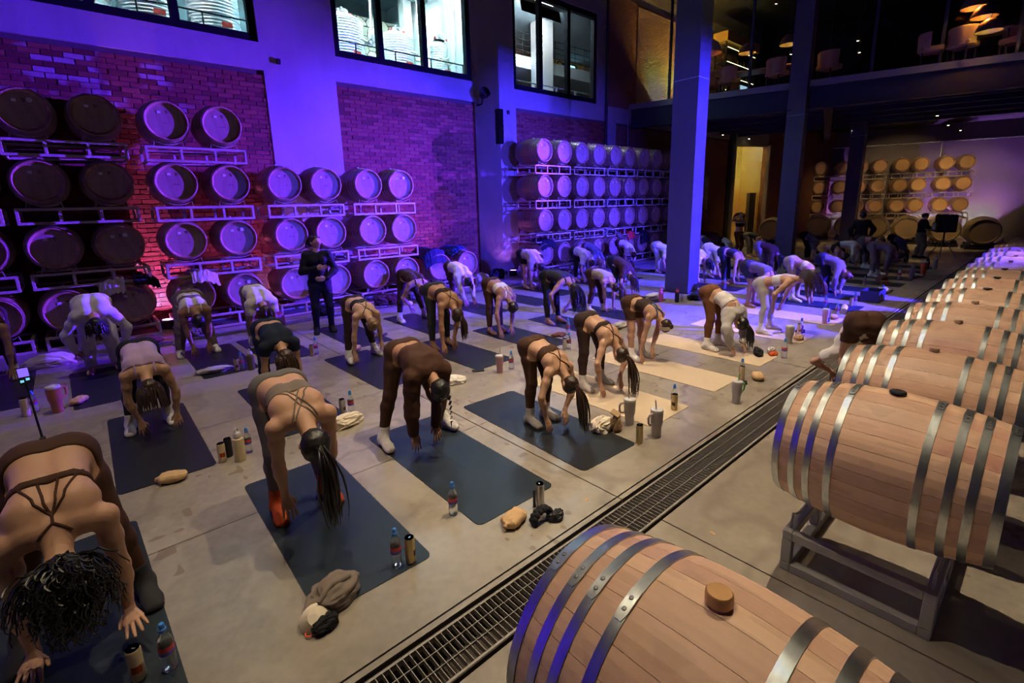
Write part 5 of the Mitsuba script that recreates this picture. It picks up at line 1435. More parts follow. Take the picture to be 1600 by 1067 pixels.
P('person in a white top and brown leggings at the end of the long stack', 12.502, 9.0, .93, 28, 'a', (L_, 'brown'), ('tee', 'white'), None, ('bun', 'brown'), h=.02, seed=29)
P('person in white T-shirt and grey trousers partly behind the tall column', 12.342, 7.61, .91, 25, 'a', ('pants', 'lightgrey'), ('tee', 'white'), None, ('bun', 'brown'), h=.02, seed=30)
P('person in white with dark loose hair just right of the tall column', 11.30, 6.09, .92, 16, 'a', ('pants', 'white'), ('tee', 'white'), None, ('loose', 'black', .26), h=.018, seed=31)
P('person in a dark blue top and beige leggings by the wall screen', 14.565, 7.42, .97, 33, 'a', (L_, 'beige'), ('tank', 'charcoal', .02), None, ('loose', 'brown', .25), h=.02, seed=32)
P('person in white sweatpants right of the tall column', 12.443, 6.12, .92, 27, 'a', ('pants', 'white'), ('tee', 'white'), None, ('bun', 'brown'), h=.02, seed=33)
P('person in black leggings and charcoal bra top right of the tall column', 11.652, 5.33, .93, 18, 'b', (L_, 'black'), ('bra', 'charcoal', 'cross', .12, .33), None, ('pony', 'black', .25), [(.08, -.25), (.08, .0)], [(.34, -.35), (.33, -.1)], h=.018, seed=34)
P('person in taupe leggings and long brown top with blue-lit hair', 13.465, 5.22, .95, 22, 'b', (L_, 'taupe'), ('long', 'brown'), None, ('loose', 'black', .34), h=.02, seed=36)
P('person in an olive top bending by the instructor', 17.6, 7.3, .92, 14, 'a', (L_, 'olive'), ('tank', 'black', .02), None, ('loose', 'black', .3), h=.022, seed=37)
P('person in a black top bending left of the instructor', 16.6, 7.75, .80, 35, 'a', (L_, 'black'), ('crop', 'white', .06), None, ('bun', 'black'), h=.022, seed=38)
P('person in black and grey bending before the mezzanine column', 17.4, 5.4, .98, 42, 'a', (L_, 'black'), ('tee', 'greyblue'), None, ('bun', 'black'), h=.022, seed=39)
P('person in yellow leggings and blue-black bra', 14.73, 4.1, .85, 14, 'a', (L_, 'yellow'), ('bra', 'black', 'racer', .22, .35), None, ('bun', 'black'), h=.02, seed=41)
P('person in a white long-sleeved top bending far right of the yellow leggings', 15.491, 3.95, .84, -2, 'a', (L_, 'black'), ('long', 'white'), None, ('wavy', 'black', .2), None, [(.32, -.12, .3), (.32, .12, .3)], h=.02, seed=42)
P('person in black leggings and taupe long sleeves on the blue mat', 11.631, 3.21, .90, 28, 'b', (L_, 'black'), ('long', 'taupe'), 'black', ('bun', 'auburn'), [(-.04, -.08), (0, .2)], [(.26, -.28), (.28, .05)], h=.018, seed=43)
P('person in taupe leggings and taupe top outlined in blue light', 14.988, 3.06, .92, 14, 'b', (L_, 'taupe'), ('long', 'taupe'), 'white', ('bun', 'brown'), [(-.02, -.2), (.03, .24)], [(.24, -.1), (.2, .24)], h=.018, seed=44)
P('person in grey leggings with a dark top behind the taupe outfit', 16.665, 3.67, .93, 10, 'a', (L_, 'grey'), ('bra', 'darkbrown', 'cross', .2, .33), 'white', ('bun', 'black'), h=.022, seed=45)
P('person in a pale blue-lit T-shirt farthest right among the mats', 18.863, 3.41, .87, 42, 'a', (L_, 'black'), ('tee', 'greyblue'), None, ('bun', 'brown'), h=.022, seed=46)
# turned away, only hips and thighs show beside the barrel row
K = skeleton(s=.93, p0=40, p1=80, hp=95, feet={'r': (0, -.10), 'l': (0, .10)}, hands={'r': V(.24, -.12, .15), 'l': V(.24, .12, .15)})
person('person in brown shorts bending away beside the barrel row', (5.72, 1.22, .004), 32, K, 'b', ('shorts', 'brown'), ('tee', 'white'), None, ('wavy', 'brown', .2), .013, False, ('down', 'down'), YG, 50)
# at the left edge, close: only a leg shows
K = skeleton(s=1.0, p0=15, p1=50, hp=80, feet={'r': (0, -.12), 'l': (0, .14)}, hands={'r': V(.3, -.14, .15), 'l': V(.3, .14, .15)})
person('person in violet-dark leggings cut by the left edge', (-1.02, 4.35, .006), -90, K, 'b', ('leggings', 'navy'), ('tank', 'charcoal', .02), 'white', ('pony', 'black', .3), .014, False, ('down', 'down'), YG, 51)
# standing people
def upright(s=1.0, **k):
    d = dict(p0=-88, p1=-90, hp=-86, back=0.0, arm='stand'); d.update(k)
    return skeleton(s=s, **d)
def belly(k, K, TW):
    F, org = field([(V(.07, 0, .98), V(.07, 0, 1.02), .125, .115)], .013, .03)
    part(k, 'top_front', mikit.ply(trimesh.Trimesh(*surface_nets(F, org, .013), process=False), 'c_black', smooth=True), TW)
K = upright(1.0, feet={'r': (0, -.12), 'l': (-.03, .12)}, hands={'r': V(.20, -.05, 1.10), 'l': V(.19, .10, .92)}, hy=32)
person('woman standing in black with hands on her round belly by the purple barrels', (2.86, 8.05, .0), -105, K, 'a', ('leggings', 'black'), ('long', 'black', .02), 'black', ('pony', 'brown', .24), .013, True, ('belly', 'belly'), None, 60, face=True,
       extra=lambda k, K, P, TW: belly(k, K, TW))
K = upright(.97, feet={'r': (0, -.10), 'l': (0, .10)}, hands={'r': V(.28, -.48, 1.40), 'l': V(.12, .16, .80)}, hy=-10)
person('instructor standing in a dark bra top with one arm raised aside', (17.73, 7.75, .0), -112, K, 'b', ('leggings', 'brown'), ('bra', 'black', 'racer', .24, .37), None, ('loose', 'auburn', .30), .018, True, ('wave', 'belly'), None, 61, face=True)
K = upright(.90, feet={'r': (.05, -.10), 'l': (-.06, .10)}, hands={'r': V(.26, -.10, .92), 'l': V(.26, .12, .90)}, hp=-70)
person('person in dark jacket and taupe trousers standing with a laptop at the far end', (20.3, 3.05, .0), -70, K, 'a', ('pants', 'taupe'), ('sweater', 'black', .03), 'black', ('short', 'black'), .022, False, ('belly', 'belly'), None, 62)
K = upright(.96, feet={'r': (0, -.12), 'l': (0, .12)}, hands={'r': V(.18, -.30, .86), 'l': V(.0, .24, .80)})
person('person seen from behind in brown trousers and black top before the dark far column', (17.6, 4.05, .0), 28, K, 'b', ('pants', 'brown'), ('sweater', 'black', .02), 'black', ('bun', 'black'), .022, False, ('hold', 'hold'), None, 63)
# ================================================================== yoga mats
M('m_mat_black', (0.013, 0.0145, 0.0155), 0.38, spec=0.35); M('m_mat_blue', (0.015, 0.022, 0.026), 0.38, spec=0.4); M('m_mat_beige', (0.56, 0.44, 0.30), 0.7)
from shapely.geometry import box as sbox
def mat_mesh(w, l, r=.045, th=.005):
    g = sbox(-w / 2 + r, -l / 2 + r, w / 2 - r, l / 2 - r).buffer(r, quad_segs=5) if r else sbox(-w / 2, -l / 2, w / 2, l / 2)
    return trimesh.creation.extrude_polygon(g, th, engine='earcut')
_mats = {}
def yoga_mat(label, x0, x1, y0, y1, col, rz=0.0, line=False):
    w, l = round(x1 - x0, 2), round(y1 - y0, 2)
    q = (w, l, col)
    if q not in _mats: _mats[q] = mikit.ply(mat_mesh(w, l, .045 if col != 'm_mat_beige' else .012), col, smooth=40)
    k = thing('yoga_mat', label, 'yoga mat', 'yoga mats on the floor')
    P = pose(((x0 + x1) / 2, (y0 + y1) / 2, 0.0), rz)
    part(k, 'sheet', _mats[q], P)
    if line:
        part(k, 'centre_line', bx(.006, .62, .0006, 'm_black'), P.translate([0, .1, .0054]))
    return k, P
m1, MP = yoga_mat('dark mat with a centre line under the orange socks', .61, 1.27, 2.20, 3.80, 'm_mat_blue', -1.2, True)
t_ = meshkit.text_mesh('rTTiSMaC', .036, .0004)
t_.apply_translation(-t_.bounds.mean(0))
part(m1, 'lettering', mikit.ply(t_, 'm_black'), MP.translate([0.02, -.70, .0055]))
yoga_mat('dark teal mat under the curly-haired person', -.66, .02, 2.20, 3.86, 'm_mat_blue', 2.0)
yoga_mat('dark mat with a centre line under the brown sweatshirt outfit', 1.63, 2.31, 2.21, 3.87, 'm_mat_blue', -1.0, True)
yoga_mat('black mat under the ponytail with brown crossed bra', 2.62, 3.28, 2.16, 3.82, 'm_mat_black', -2.0)
for i, (a, b) in enumerate(((3.61, 4.27), (4.80, 5.39), (5.96, 6.53), (7.34, 7.95), (8.74, 9.36))):
    yoga_mat(['nearest of the beige mats', 'beige mat under the headband and brown shorts', 'beige mat under the slipping pale sweater', 'beige mat under the pale leggings', 'farthest of the beige mats, behind the pale leggings'][i], a, b, 2.23, 3.9, 'm_mat_beige', 0)
for i, x in enumerate((10.35, 11.5, 12.65, 13.8, 14.95, 16.3, 17.6)):
    yoga_mat(f'dark mat under blue light beside the right row, {ORD[i]} beyond the beige mats', x - .32, x + .32, 2.25, 3.9, 'm_mat_blue')
R2 = [(-1.5, 'at the left edge', 6.9), (.24, 'under the lavender top', 6.1), (1.40, 'under the navy outfit', 6.05), (2.58, 'under the messy bun', 6.5), (3.75, 'under the crossed bra at the hall centre', 6.25), (4.9, 'under the white racerback bra', 6.25), (6.05, 'under the long loose black hair', 6.15), (7.15, 'under the beige top', 6.2), (8.6, 'left of the column under the long brown hair', 6.9), (11.0, 'just right of the tall column', 6.3), (12.4, 'under the white sweatpants', 6.4), (13.5, 'under the long brown top', 5.7), (14.7, 'under the yellow leggings', 5.0), (16.4, 'left of the mezzanine column', 5.2)]
for i, (x, w, y1) in enumerate(R2):
    yoga_mat('black mat ' + w + ', second rank', x - .32, x + .32, y1 - 1.78 if x < 1 else y1 - 1.62, y1, 'm_mat_black', RNG.uniform(-2, 2))
R3 = [(-1.0, 'by the left edge before the racks', 8.9), (-.02, 'under the barefoot one in white', 8.35), (1.2, 'under the white tank top', 8.45), (1.95, 'behind the navy outfit', 8.5), (3.1, 'at the feet of the woman in black', 8.35), (4.3, 'under the web-backed top', 8.2), (5.75, 'under the white long sleeves', 8.6), (7.0, 'empty, before the brick wall', 8.5), (8.15, 'under the striped T-shirt', 8.9), (9.7, 'under the white T-shirt with black leggings', 8.7), (10.9, 'under the grey top', 9.0), (12.5, 'under the grey trousers by the column', 8.1), (14.5, 'under the dark blue top', 7.8)]
for x, w, y1 in R3:
    yoga_mat('black mat ' + w + ', third rank', x - .32, x + .32, y1 - 1.66, y1, 'm_mat_black', RNG.uniform(-2, 2))

# ================================================================== bottles, cans, tumblers
scene['m_plastic'] = {'type': 'principled', 'base_color': rgb((0.9, 0.93, 0.95)), 'roughness': 0.08, 'spec_trans': 0.9, 'eta': 1.2}
M('m_cap_blue', (0.05, 0.22, 0.65), 0.4); M('m_label_red', (0.60, 0.05, 0.07), 0.4); M('m_label_blue', (0.05, 0.10, 0.42), 0.4)
wb, _ = lathe([(0, .001), (.027, 0), (.030, .006), (.0295, .03), (.0305, .045), (.029, .06), (.0305, .075), (.0305, .135), (.027, .155), (.016, .182), (.0135, .19), (.0135, .20), (0, .2)], 20)
P_WB = mikit.ply(wb, 'm_plastic', smooth=50)
cp_, _ = lathe([(0, .235), (.010, .235), (.012, .225), (.013, .212), (.016, .210), (.016, .196), (0, .196)], 16); P_CAP = mikit.ply(cp_, 'm_cap_blue', smooth=40)
lb, _ = lathe([(.0309, .085), (.0311, .085), (.0311, .128), (.0309, .128)], 20); P_LB = mikit.ply(lb, smooth=30)
lb2, _ = lathe([(.0312, .088), (.0314, .088), (.0314, .104), (.0312, .104)], 20); P_LB2 = mikit.ply(lb2, smooth=30)
def water_bottle(x, y, lab, z=.0, s=1.0, col='m_label_red'):
    k = thing('water_bottle', lab, 'bottle', 'clear water bottles on the floor')
    Q = pose((x, y, z), RNG.uniform(0, 360), s=s)
    part(k, 'bottle', P_WB, Q); part(k, 'cap', P_CAP, Q); part(k, 'label_band', P_LB, Q, col); part(k, 'label_stripe', P_LB2, Q, 'm_label_blue')
cn, _ = lathe([(0, .004), (.022, .0), (.027, .006), (.029, .014), (.029, .150), (.026, .160), (.0255, .162), (.024, .158), (0, .157)], 20)
P_CAN = mikit.ply(cn, smooth=35); cl_, _ = lathe([(0, .1585), (.0238, .1585), (.0258, .1635), (.0262, .161)], 20); M('m_can_lid', (0.62, 0.60, 0.57), 0.35, metal=0.35); P_LID = mikit.ply(cl_, 'm_can_lid', smooth=30)
M('m_can_gold', (0.46, 0.36, 0.17), 0.35, metal=0.5); M('m_can_cream', (0.62, 0.50, 0.30), 0.4); M('m_can_silver', (0.5, 0.48, 0.46), 0.35, metal=0.7)
P_TAB = bx(.008, .016, .002, 'm_inox')
def can(x, y, lab, col='m_can_gold', z=.0, s=1.0):
    k = thing('drink_can', lab, 'can', 'drink cans on the floor')
    Q = pose((x, y, z), RNG.uniform(0, 360), s=s)
    part(k, 'can_body', P_CAN, Q, col); part(k, 'lid', P_LID, Q); part(k, 'tab', P_TAB, Q.translate([0, .004, .1605]))
    part(k, 'label_spot', P_SPOT, Q, 'c_orange' if col == 'm_can_cream' else 'm_ink')
P_SPOT = mikit.ply(lathe([(.0291, .05), (.0294, .05), (.0294, .085), (.0291, .085)], 10, 0, 1.4)[0], smooth=30)
tb, _ = lathe([(0, 0), (.034, 0), (.036, .006), (.038, .085), (.046, .105), (.049, .215), (.047, .217), (0, .217)], 28)
P_TB = mikit.ply(tb, smooth=40)
tl, _ = lathe([(0, .228), (.030, .228), (.047, .222), (.0495, .215), (.0495, .205), (.045, .205)], 28); P_TL = mikit.ply(tl, smooth=40)
P_TH = mikit.ply(tube([[.046, 0, .195], [.082, 0, .19], [.092, 0, .17], [.090, 0, .125], [.078, 0, .11], [.045, 0, .108]], .0085, 8), smooth=50)
P_ST = mikit.ply(tube([[.008, 0, .22], [.020, 0, .30]], .0045, 8), smooth=50)
M('m_tumb_grey', (0.40, 0.35, 0.33), 0.4); M('m_tumb_clay', (0.46, 0.16, 0.07), 0.45); M('m_tumb_mauve', (0.42, 0.22, 0.26), 0.4); M('m_green', (0.16, 0.55, 0.14), 0.4); M('m_lid', (0.55, 0.52, 0.50), 0.25); M('m_pink', (0.72, 0.14, 0.25), 0.4); M('m_lilac', (0.60, 0.34, 0.50), 0.4); M('m_darkgreen', (0.02, 0.06, 0.035), 0.35); M('m_redorange', (0.75, 0.12, 0.04), 0.45)
def tumbler(x, y, lab, col, rz=180, z=.0, s=1.0, handle=None, straw=True):
    k = thing('tumbler', lab, 'cup')
    Q = pose((x, y, z), rz, s=s)
    part(k, 'cup', P_TB, Q, col); part(k, 'lid', P_TL, Q, 'm_lid')
    if handle != 'none': part(k, 'handle', P_TH, Q, handle or col)
    if straw: part(k, 'straw', P_ST, Q, handle if handle not in (None, 'none') else 'm_lid')
fk, _ = lathe([(0, 0), (.036, 0), (.038, .006), (.038, .150), (.034, .166), (.024, .172), (.024, .18), (0, .18)], 24); P_FK = mikit.ply(fk, smooth=40)
fl, _ = lathe([(0, .215), (.018, .214), (.026, .205), (.027, .180), (0, .180)], 20); P_FL = mikit.ply(fl, smooth=40)
P_LOOP = mikit.ply(trimesh.creation.torus(.016, .005, 16, 8), smooth=True)
def flask(x, y, lab, col, cap='m_lid', z=.0, s=1.0):
    k = thing('flask', lab, 'flask')
    Q = pose((x, y, z), RNG.uniform(0, 360), s=s)
    part(k, 'flask_body', P_FK, Q, col); part(k, 'lid', P_FL, Q, cap); part(k, 'carry_loop', P_LOOP, Q.translate([0, 0, .226]).rotate([1, 0, 0], 90), cap)
# small cloth pouches tied at the neck
M('m_pouch', (0.50, 0.32, 0.16), 0.85); M('m_cord', (0.62, 0.50, 0.32), 0.8)
def pouch_mesh(seed):
    m = trimesh.creation.icosphere(4, 1.0); v = m.vertices.copy()
    x = v[:, 0]; w = np.where(x > .55, .55 - (x - .55) * .9, np.where(x < -.8, 1.0, 1.0))
    sq = lambda q: np.sign(q) * np.abs(q) ** .6
    v = np.stack([sq(x) * .105, sq(v[:, 1]) * .062 * np.where(x > .45, np.clip(1 - (x - .45) * 2.6, .22, 1), 1), (v[:, 2] * .030) * np.where(x > .45, .8, 1)], 1)
    v = np.vstack([v]); n_ = meshkit.noise(v * 45 + seed, seed); v[:, 2] *= .8 + .6 * n_; v[:, 2] -= v[:, 2].min()
    fl_ = x > .88
    v[fl_, 1] *= 2.4; v[:, 1] += .004 * np.sin(v[:, 0] * 90)
    return mikit.ply(trimesh.Trimesh(v, m.faces, process=False), 'm_pouch', smooth=True)
P_POUCH = [pouch_mesh(i) for i in range(3)]
P_PC = mikit.ply(tube([[.055, -.02, .026], [.058, 0, .034], [.055, .02, .026], [.062, .06, .006], [.09, .075, .004]], .002, 5), 'm_cord')
def pouch(x, y, lab, rz, z=.0, s=1.0, tagged=False):
    k = thing('pouch', lab, 'pouch', 'tan drawstring pouches')
    Q = pose((x, y, z), rz, s=s)
    part(k, 'bag', P_POUCH[RNG.integers(3)], Q); part(k, 'drawstring', P_PC, Q)
    if tagged: part(k, 'paper_tag', bx(.035, .07, .001, 'm_pouch'), Q.translate([.10, -.05, .004]).rotate([0, 0, 1], 30))
# crumpled cloth
def cloth_mesh(sx, sy, sz, seed, fold_=5.0, sub=4):
    m = trimesh.creation.icosphere(sub, 1.0); v = m.vertices
    w = v + .25 * np.stack([meshkit.noise(v * 1.7 + seed, seed + 20), meshkit.noise(v * 1.7 + seed + 7, seed + 21), 0 * v[:, 0]], 1)
    n1 = meshkit.noise(w * 1.6 + seed, seed); n2 = np.sin((w[:, 0] * math.cos(seed) + w[:, 1] * math.sin(seed) + .9 * meshkit.noise(w * 2.2 + seed, seed + 5)) * fold_ * 2.0)
    n3 = np.sin((w[:, 1] * math.cos(seed * 2) + w[:, 2] + .8 * meshkit.noise(w * 3 + seed, seed + 9)) * fold_ * 3.1)
    r = .74 + .42 * n1 + .07 * n2 + .028 * n3
    v = v * r[:, None]; v = np.stack([v[:, 0] * sx, v[:, 1] * sy, np.maximum(v[:, 2], -.55) * sz], 1); v[:, 2] -= v[:, 2].min()
    return trimesh.Trimesh(v, m.faces, process=False)
_cl = {}
def cloth(x, y, sx, sy, sz, mat, lab, rz=0, z=.0, cat_='cloth', name='cloth', seed=None, group=None, fold_=5.0):
    seed = seed if seed is not None else int(RNG.integers(90)) + 1
    sub = 5 if sx > .12 and y < 5 else 4
    return single(name, mikit.ply(cloth_mesh(sx, sy, sz, seed, fold_, sub), smooth=True), lab, cat_, pose((x, y, z), rz), mat, group)

Z_ = .005
# -- row beside the drain
water_bottle(1.065, 2.27, 'clear water bottle on the front corner of the mat with orange socks', Z_)
can(1.135, 2.235, 'tall gold can next to the clear bottle on the mat with orange socks', 'm_can_gold', Z_)
tw = thing('bundle', 'folded taupe sweater with a beige cap and black cloth on the mat corner', 'clothes')
m = cloth_mesh(.15, .11, .075, 14, 3.5, 5); part(tw, 'sweater', mikit.ply(m, 'c_taupe', smooth=True), pose((.70, 2.27, Z_), 20))
for i in range(3): part(tw, 'fold', mikit.ply(tube([[.60 + .0 * i, 2.20, .05 + .022 * i], [.68, 2.22 + .01 * i, .085 + .02 * i], [.78, 2.26, .07 + .018 * i], [.82, 2.33, .05]], [.012, .018, .018, .01], 8), 'c_taupe', smooth=True))
part(tw, 'beige_cap', mikit.ply(lathe([(0, .085), (.045, .075), (.072, .035), (.075, .0), (.06, .0)], 20)[0], 'c_cream', smooth=40), pose((.575, 2.20, .005), 0, 35))
part(tw, 'black_cloth', mikit.ply(cloth_mesh(.07, .05, .045, 8), 'c_black', smooth=True), pose((.60, 2.13, 0)))
for i, c in enumerate(('m_redorange', 'm_cap_blue', 'm_can_cream')): part(tw, 'hair_tie', mikit.ply(trimesh.creation.torus(.018, .004, 16, 6), c, smooth=True), pose((.525 + .012 * i, 2.14 + .014 * i, .012), 0, 20 * i))
water_bottle(1.575, 2.44, 'clear water bottle standing alone left of the brown sweatshirt mat')
pouch(1.80, 2.09, 'tan pouch beside the black knitted headband', 195)
can(2.06, 2.11, 'silver can behind the black knitted headband', 'm_can_silver')
single('vape_pen', bx(.02, .012, .13, 'm_steel_dark', .003), 'slim dark box leaning against the silver can', 'box', pose((2.015, 2.12, .065)))
hb = thing('headband', 'black knitted headband with a claw clip on the floor by the drain', 'headband')
for i, a in enumerate(np.linspace(0, PI, 16)):
    m = trimesh.creation.icosphere(2, .019); m.apply_scale([1, 1.3, 1.1]); m.apply_translation([1.95 + .075 * math.cos(a), 1.985 + .010 * (-1) ** i, .019 + .060 * math.sin(a)]); part(hb, 'knit', mikit.ply(m, 'c_black', smooth=True))
part(hb, 'clip', mikit.ply(cloth_mesh(.06, .04, .04, 21), 'm_black', smooth=True), pose((2.03, 1.93, 0)))
single('tag', bx(.03, .02, .001, 'm_pouch'), 'scrap of orange leaf on the floor right of the headband', 'leaf', pose((2.33, 1.93, .001), 30))
for i, (x, y) in enumerate(((2.35, 1.20), (1.98, 1.06), (2.62, 1.17))): single('leaf', bx(.035, .022, .001, 'm_pouch'), ['dry orange leaf on the slab right of the drain', 'dry orange leaf beside the nearest barrel', 'dry orange leaf by the rack foot of the whole barrel'][i], 'leaf', pose((x, y, .001), 40 * i))
can(-.11, 2.43, 'can standing at the bottom edge on the teal mat', 'm_can_cream', Z_); water_bottle(.0, 2.40, 'water bottle with red label at the bottom edge on the teal mat', Z_)
# cream bag group by the black mat
cloth(3.27, 2.53, .13, .10, .075, 'c_cream', 'crumpled cream tote bag on the floor beyond the black mat', 10, cat_='bag', name='tote_bag', seed=33)
k = thing('paper_bag', 'crumpled brown paper bag in clear wrap beside the cream tote', 'bag')
part(k, 'bag', mikit.ply(cloth_mesh(.065, .05, .10, 12, 4), 'm_paper', smooth=25), pose((3.33, 2.42, 0))); part(k, 'flap', bx(.10, .08, .012, 'm_paper', .003), pose((3.33, 2.43, .165), 20, 25))
M('m_paper', (0.33, 0.21, 0.11), 0.8)
tumbler(3.53, 2.42, 'tall grey tumbler behind the paper bag', 'm_tumb_grey', 150, s=1.1)
tumbler(3.50, 2.12, 'grey tumbler with handle standing alone by the nearest beige mat', 'm_tumb_grey', 170, s=1.12)
can(3.29, 2.15, 'gold can at the corner of the black mat', 'm_can_gold'); single('pen', mikit.ply(tube([[3.24, 2.12, .0], [3.27, 2.14, .14]], .007, 8), 'm_can_gold', smooth=40), 'yellow tube leaning on the gold can', 'tube')
can(4.09, 2.29, 'gold can on the corner of the nearest beige mat', 'm_can_gold', Z_); water_bottle(4.15, 2.33, 'clear bottle behind the gold can on the nearest beige mat', Z_)
tumbler(4.68, 1.95, 'white tumbler with green handle and lid ring near the drain', 'm_lid', -20, handle='m_green', s=1.05)
can(5.36, 2.19, 'cream can at the corner of the second beige mat', 'm_can_cream'); water_bottle(5.42, 2.22, 'clear bottle beside the cream can at the second beige mat')
pouch(5.52, 2.08, 'tan pouch with dark strap at the second beige mat', 30); cloth(5.28, 2.12, .06, .025, .02, 'c_black', 'small black cloth lying at the second beige mat', 20)
cloth(6.45, 2.45, .16, .06, .05, 'c_black', 'rolled black jacket on the third beige mat', 25, Z_, 'clothes', 'jacket'); cloth(6.55, 2.30, .10, .05, .025, 'c_orange', 'orange pouch on the third beige mat', 0, Z_, 'pouch', 'orange_pouch')
cloth(6.65, 2.36, .07, .05, .05, 'm_lid', 'clear crumpled wrap beside the orange pouch', 0, .0, 'wrap', 'wrap'); water_bottle(6.52, 2.16, 'blue-lit bottle in front of the orange pouch', s=1.1)
tumbler(7.25, 2.36, 'grey cup on the mat of the pale leggings', 'm_tumb_grey', 0, s=1.15, handle='none', straw=False)
pouch(7.55, 2.33, 'tan pouch on the mat of the pale leggings', 10, Z_); can(7.82, 2.42, 'tan can on the mat of the pale leggings', 'm_can_cream', Z_); water_bottle(7.90, 2.42, 'blue-capped bottle on the mat of the pale leggings', Z_)
cloth(7.98, 2.45, .08, .06, .04, 'c_brown', 'dark scarf behind the blue-capped bottle', 0, .0)
tumbler(8.80, 2.36, 'lilac cup on the farthest beige mat', 'm_lilac', 0, Z_, 1.1, 'none', False); flask(8.95, 2.38, 'dark green flask on the farthest beige mat', 'm_darkgreen', 'm_darkgreen', Z_, 1.2)
pouch(9.25, 2.36, 'tan pouch at the corner of the farthest beige mat', 20, Z_); water_bottle(9.55, 2.4, 'clear bottle just beyond the farthest beige mat')
single('foam_roller', mikit.ply(tube([[9.75, 2.35, .05], [10.2, 2.45, .05]], .05, 16), 'c_cream', smooth=40), 'tan rolled bag lying beyond the beige mats', 'roll')
water_bottle(10.15, 2.75, 'blue-lit bottle beside the tan roll'); can(10.6, 2.45, 'cream can behind the person in brown shorts', 'm_can_cream'); water_bottle(10.7, 2.42, 'clear bottle behind the person in brown shorts', s=1.1)
cr = thing('crate', 'dark open crate behind the person in brown shorts', 'crate')
for dx, dy, w, d in ((0, -.14, .5, .02), (0, .14, .5, .02), (-.24, 0, .02, .28), (.24, 0, .02, .28)): part(cr, 'board', bx(w, d, .22, 'm_steel_dark'), pose((11.4, 2.30, .11)).translate([dx, dy, 0]))
part(cr, 'bottom', bx(.5, .3, .02, 'm_steel_dark'), pose((11.4, 2.30, .01)))
water_bottle(11.75, 2.22, 'clear bottle right of the dark crate', s=1.2)
cloth(12.55, 2.36, .26, .12, .07, 'c_white', 'folded white towel beyond the dark crate', 5, .0, 'towel', 'towel')
single('yoga_block', bx(.23, .15, .1, 'c_rust', .01), 'brown yoga block beyond the white towel', 'block', pose((13.6, 2.55, .05), 20)); single('yoga_block', bx(.23, .15, .1, 'c_rust', .01), 'brown yoga block lying farthest, by the flasks', 'block', pose((14.3, 2.75, .05), -20))
water_bottle(13.2, 2.85, 'clear bottle left of the brown yoga block'); water_bottle(14.75, 2.5, 'tall clear bottle left of the grey flask', s=1.3); flask(15.1, 2.32, 'tall grey flask beside the tall clear bottle', 'm_tumb_grey', 'm_tumb_grey', .0, 1.45)
cloth(15.6, 2.3, .22, .12, .05, 'c_cream', 'pale cloth under the red-orange cup', 0, .0, 'towel', 'towel'); tumbler(15.85, 2.22, 'red-orange cup near the far end of the barrel row', 'm_redorange', 0, .02, 1.5, 'none', False)
flask(17.2, 2.35, 'navy flask at the far end of the mats', 'c_navy', 'c_navy', .0, 1.4); flask(17.5, 2.22, 'grey flask at the far end of the mats', 'm_tumb_grey', 'm_lid', .0, 1.4); flask(18.9, 3.1, 'dark flask standing far out on the empty floor', 'm_black', 'm_cap_blue', .0, 1.4)
# -- second rank
pouch(.24, 4.28, 'tan pouch with a paper tag at the lavender mat', 160, tagged=True)
can(.60, 4.34, 'cream can with orange mark, left of the beige flask', 'm_can_cream'); can(.66, 4.40, 'black can between the cream can and the beige flask', 'm_black'); flask(.715, 4.27, 'beige flask with a carry loop by the lavender mat', 'm_can_cream', 'm_lid', .0, 1.15); water_bottle(.80, 4.36, 'clear bottle right of the beige flask', s=.95)
cloth(1.62, 4.27, .19, .085, .075, 'c_cream', 'cream canvas bag lying by the navy mat', 12, .0, 'bag', 'canvas_bag', 44); can(1.70, 4.54, 'silver can behind the cream canvas bag', 'm_can_silver'); water_bottle(1.78, 4.52, 'clear bottle with blue label behind the cream canvas bag')
cloth(3.00, 4.47, .15, .10, .06, 'c_white', 'white and blue-lit towel behind the brown sweatshirt', -20, .0, 'towel', 'towel', 51)
tumbler(3.60, 4.36, 'mauve tumbler with straw at the end of the centre mat', 'm_tumb_mauve', 0, s=1.0, handle='none'); water_bottle(3.79, 4.36, 'clear bottle right of the mauve tumbler'); single('phone', bx(.075, .15, .008, 'm_black', .002), 'black phone lying left of the mauve tumbler', 'phone', pose((3.45, 4.6, .009), 60))
can(4.86, 4.44, 'silver can at the white racerback mat', 'm_can_silver'); water_bottle(4.93, 4.42, 'orange and blue bottle at the white racerback mat', col='c_orange')
pouch(2.75, 6.6, 'tan pouch beside the messy bun', 40); cloth(3.4, 7.1, .12, .07, .03, 'c_taupe', 'pale slippers by the web-backed top mat', 0)
cloth(6.45, 4.65, .18, .10, .05, 'c_lightgrey', 'patterned towel behind the headband', 10, .0, 'towel', 'towel'); cloth(5.35, 5.0, .13, .09, .03, 'c_rust', 'sandals at the end of the long-haired mat', 0, .0, 'sandals', 'sandals'); water_bottle(5.5, 4.95, 'red-labelled bottle at the long-haired mat', s=1.1)
flask(8.70, 5.29, 'pink flask left of the tall column', 'm_pink', 'm_pink', .0, 1.25); cloth(8.95, 5.6, .26, .15, .07, 'c_white', 'heap of white towels left of the tall column', 0, .0, 'towel', 'towel'); flask(8.86, 5.02, 'black and red bottle left of the tall column', 'm_black', 'm_label_red', .0, 1.15); can(8.97, 4.98, 'pale can right of the black and red bottle', 'm_can_silver')
cloth(9.55, 4.85, .40, .20, .11, 'c_black', 'black duffel bag at the foot of the tall column', -5, .0, 'bag', 'duffel_bag', 61, fold_=3)
water_bottle(9.6, 7.2, 'tall clear bottle left of the column, third rank', s=1.3); water_bottle(9.75, 6.9, 'clear bottle near the sandals left of the column', s=1.2); water_bottle(10.9, 5.0, 'blue bottle right of the column foot', s=1.1)
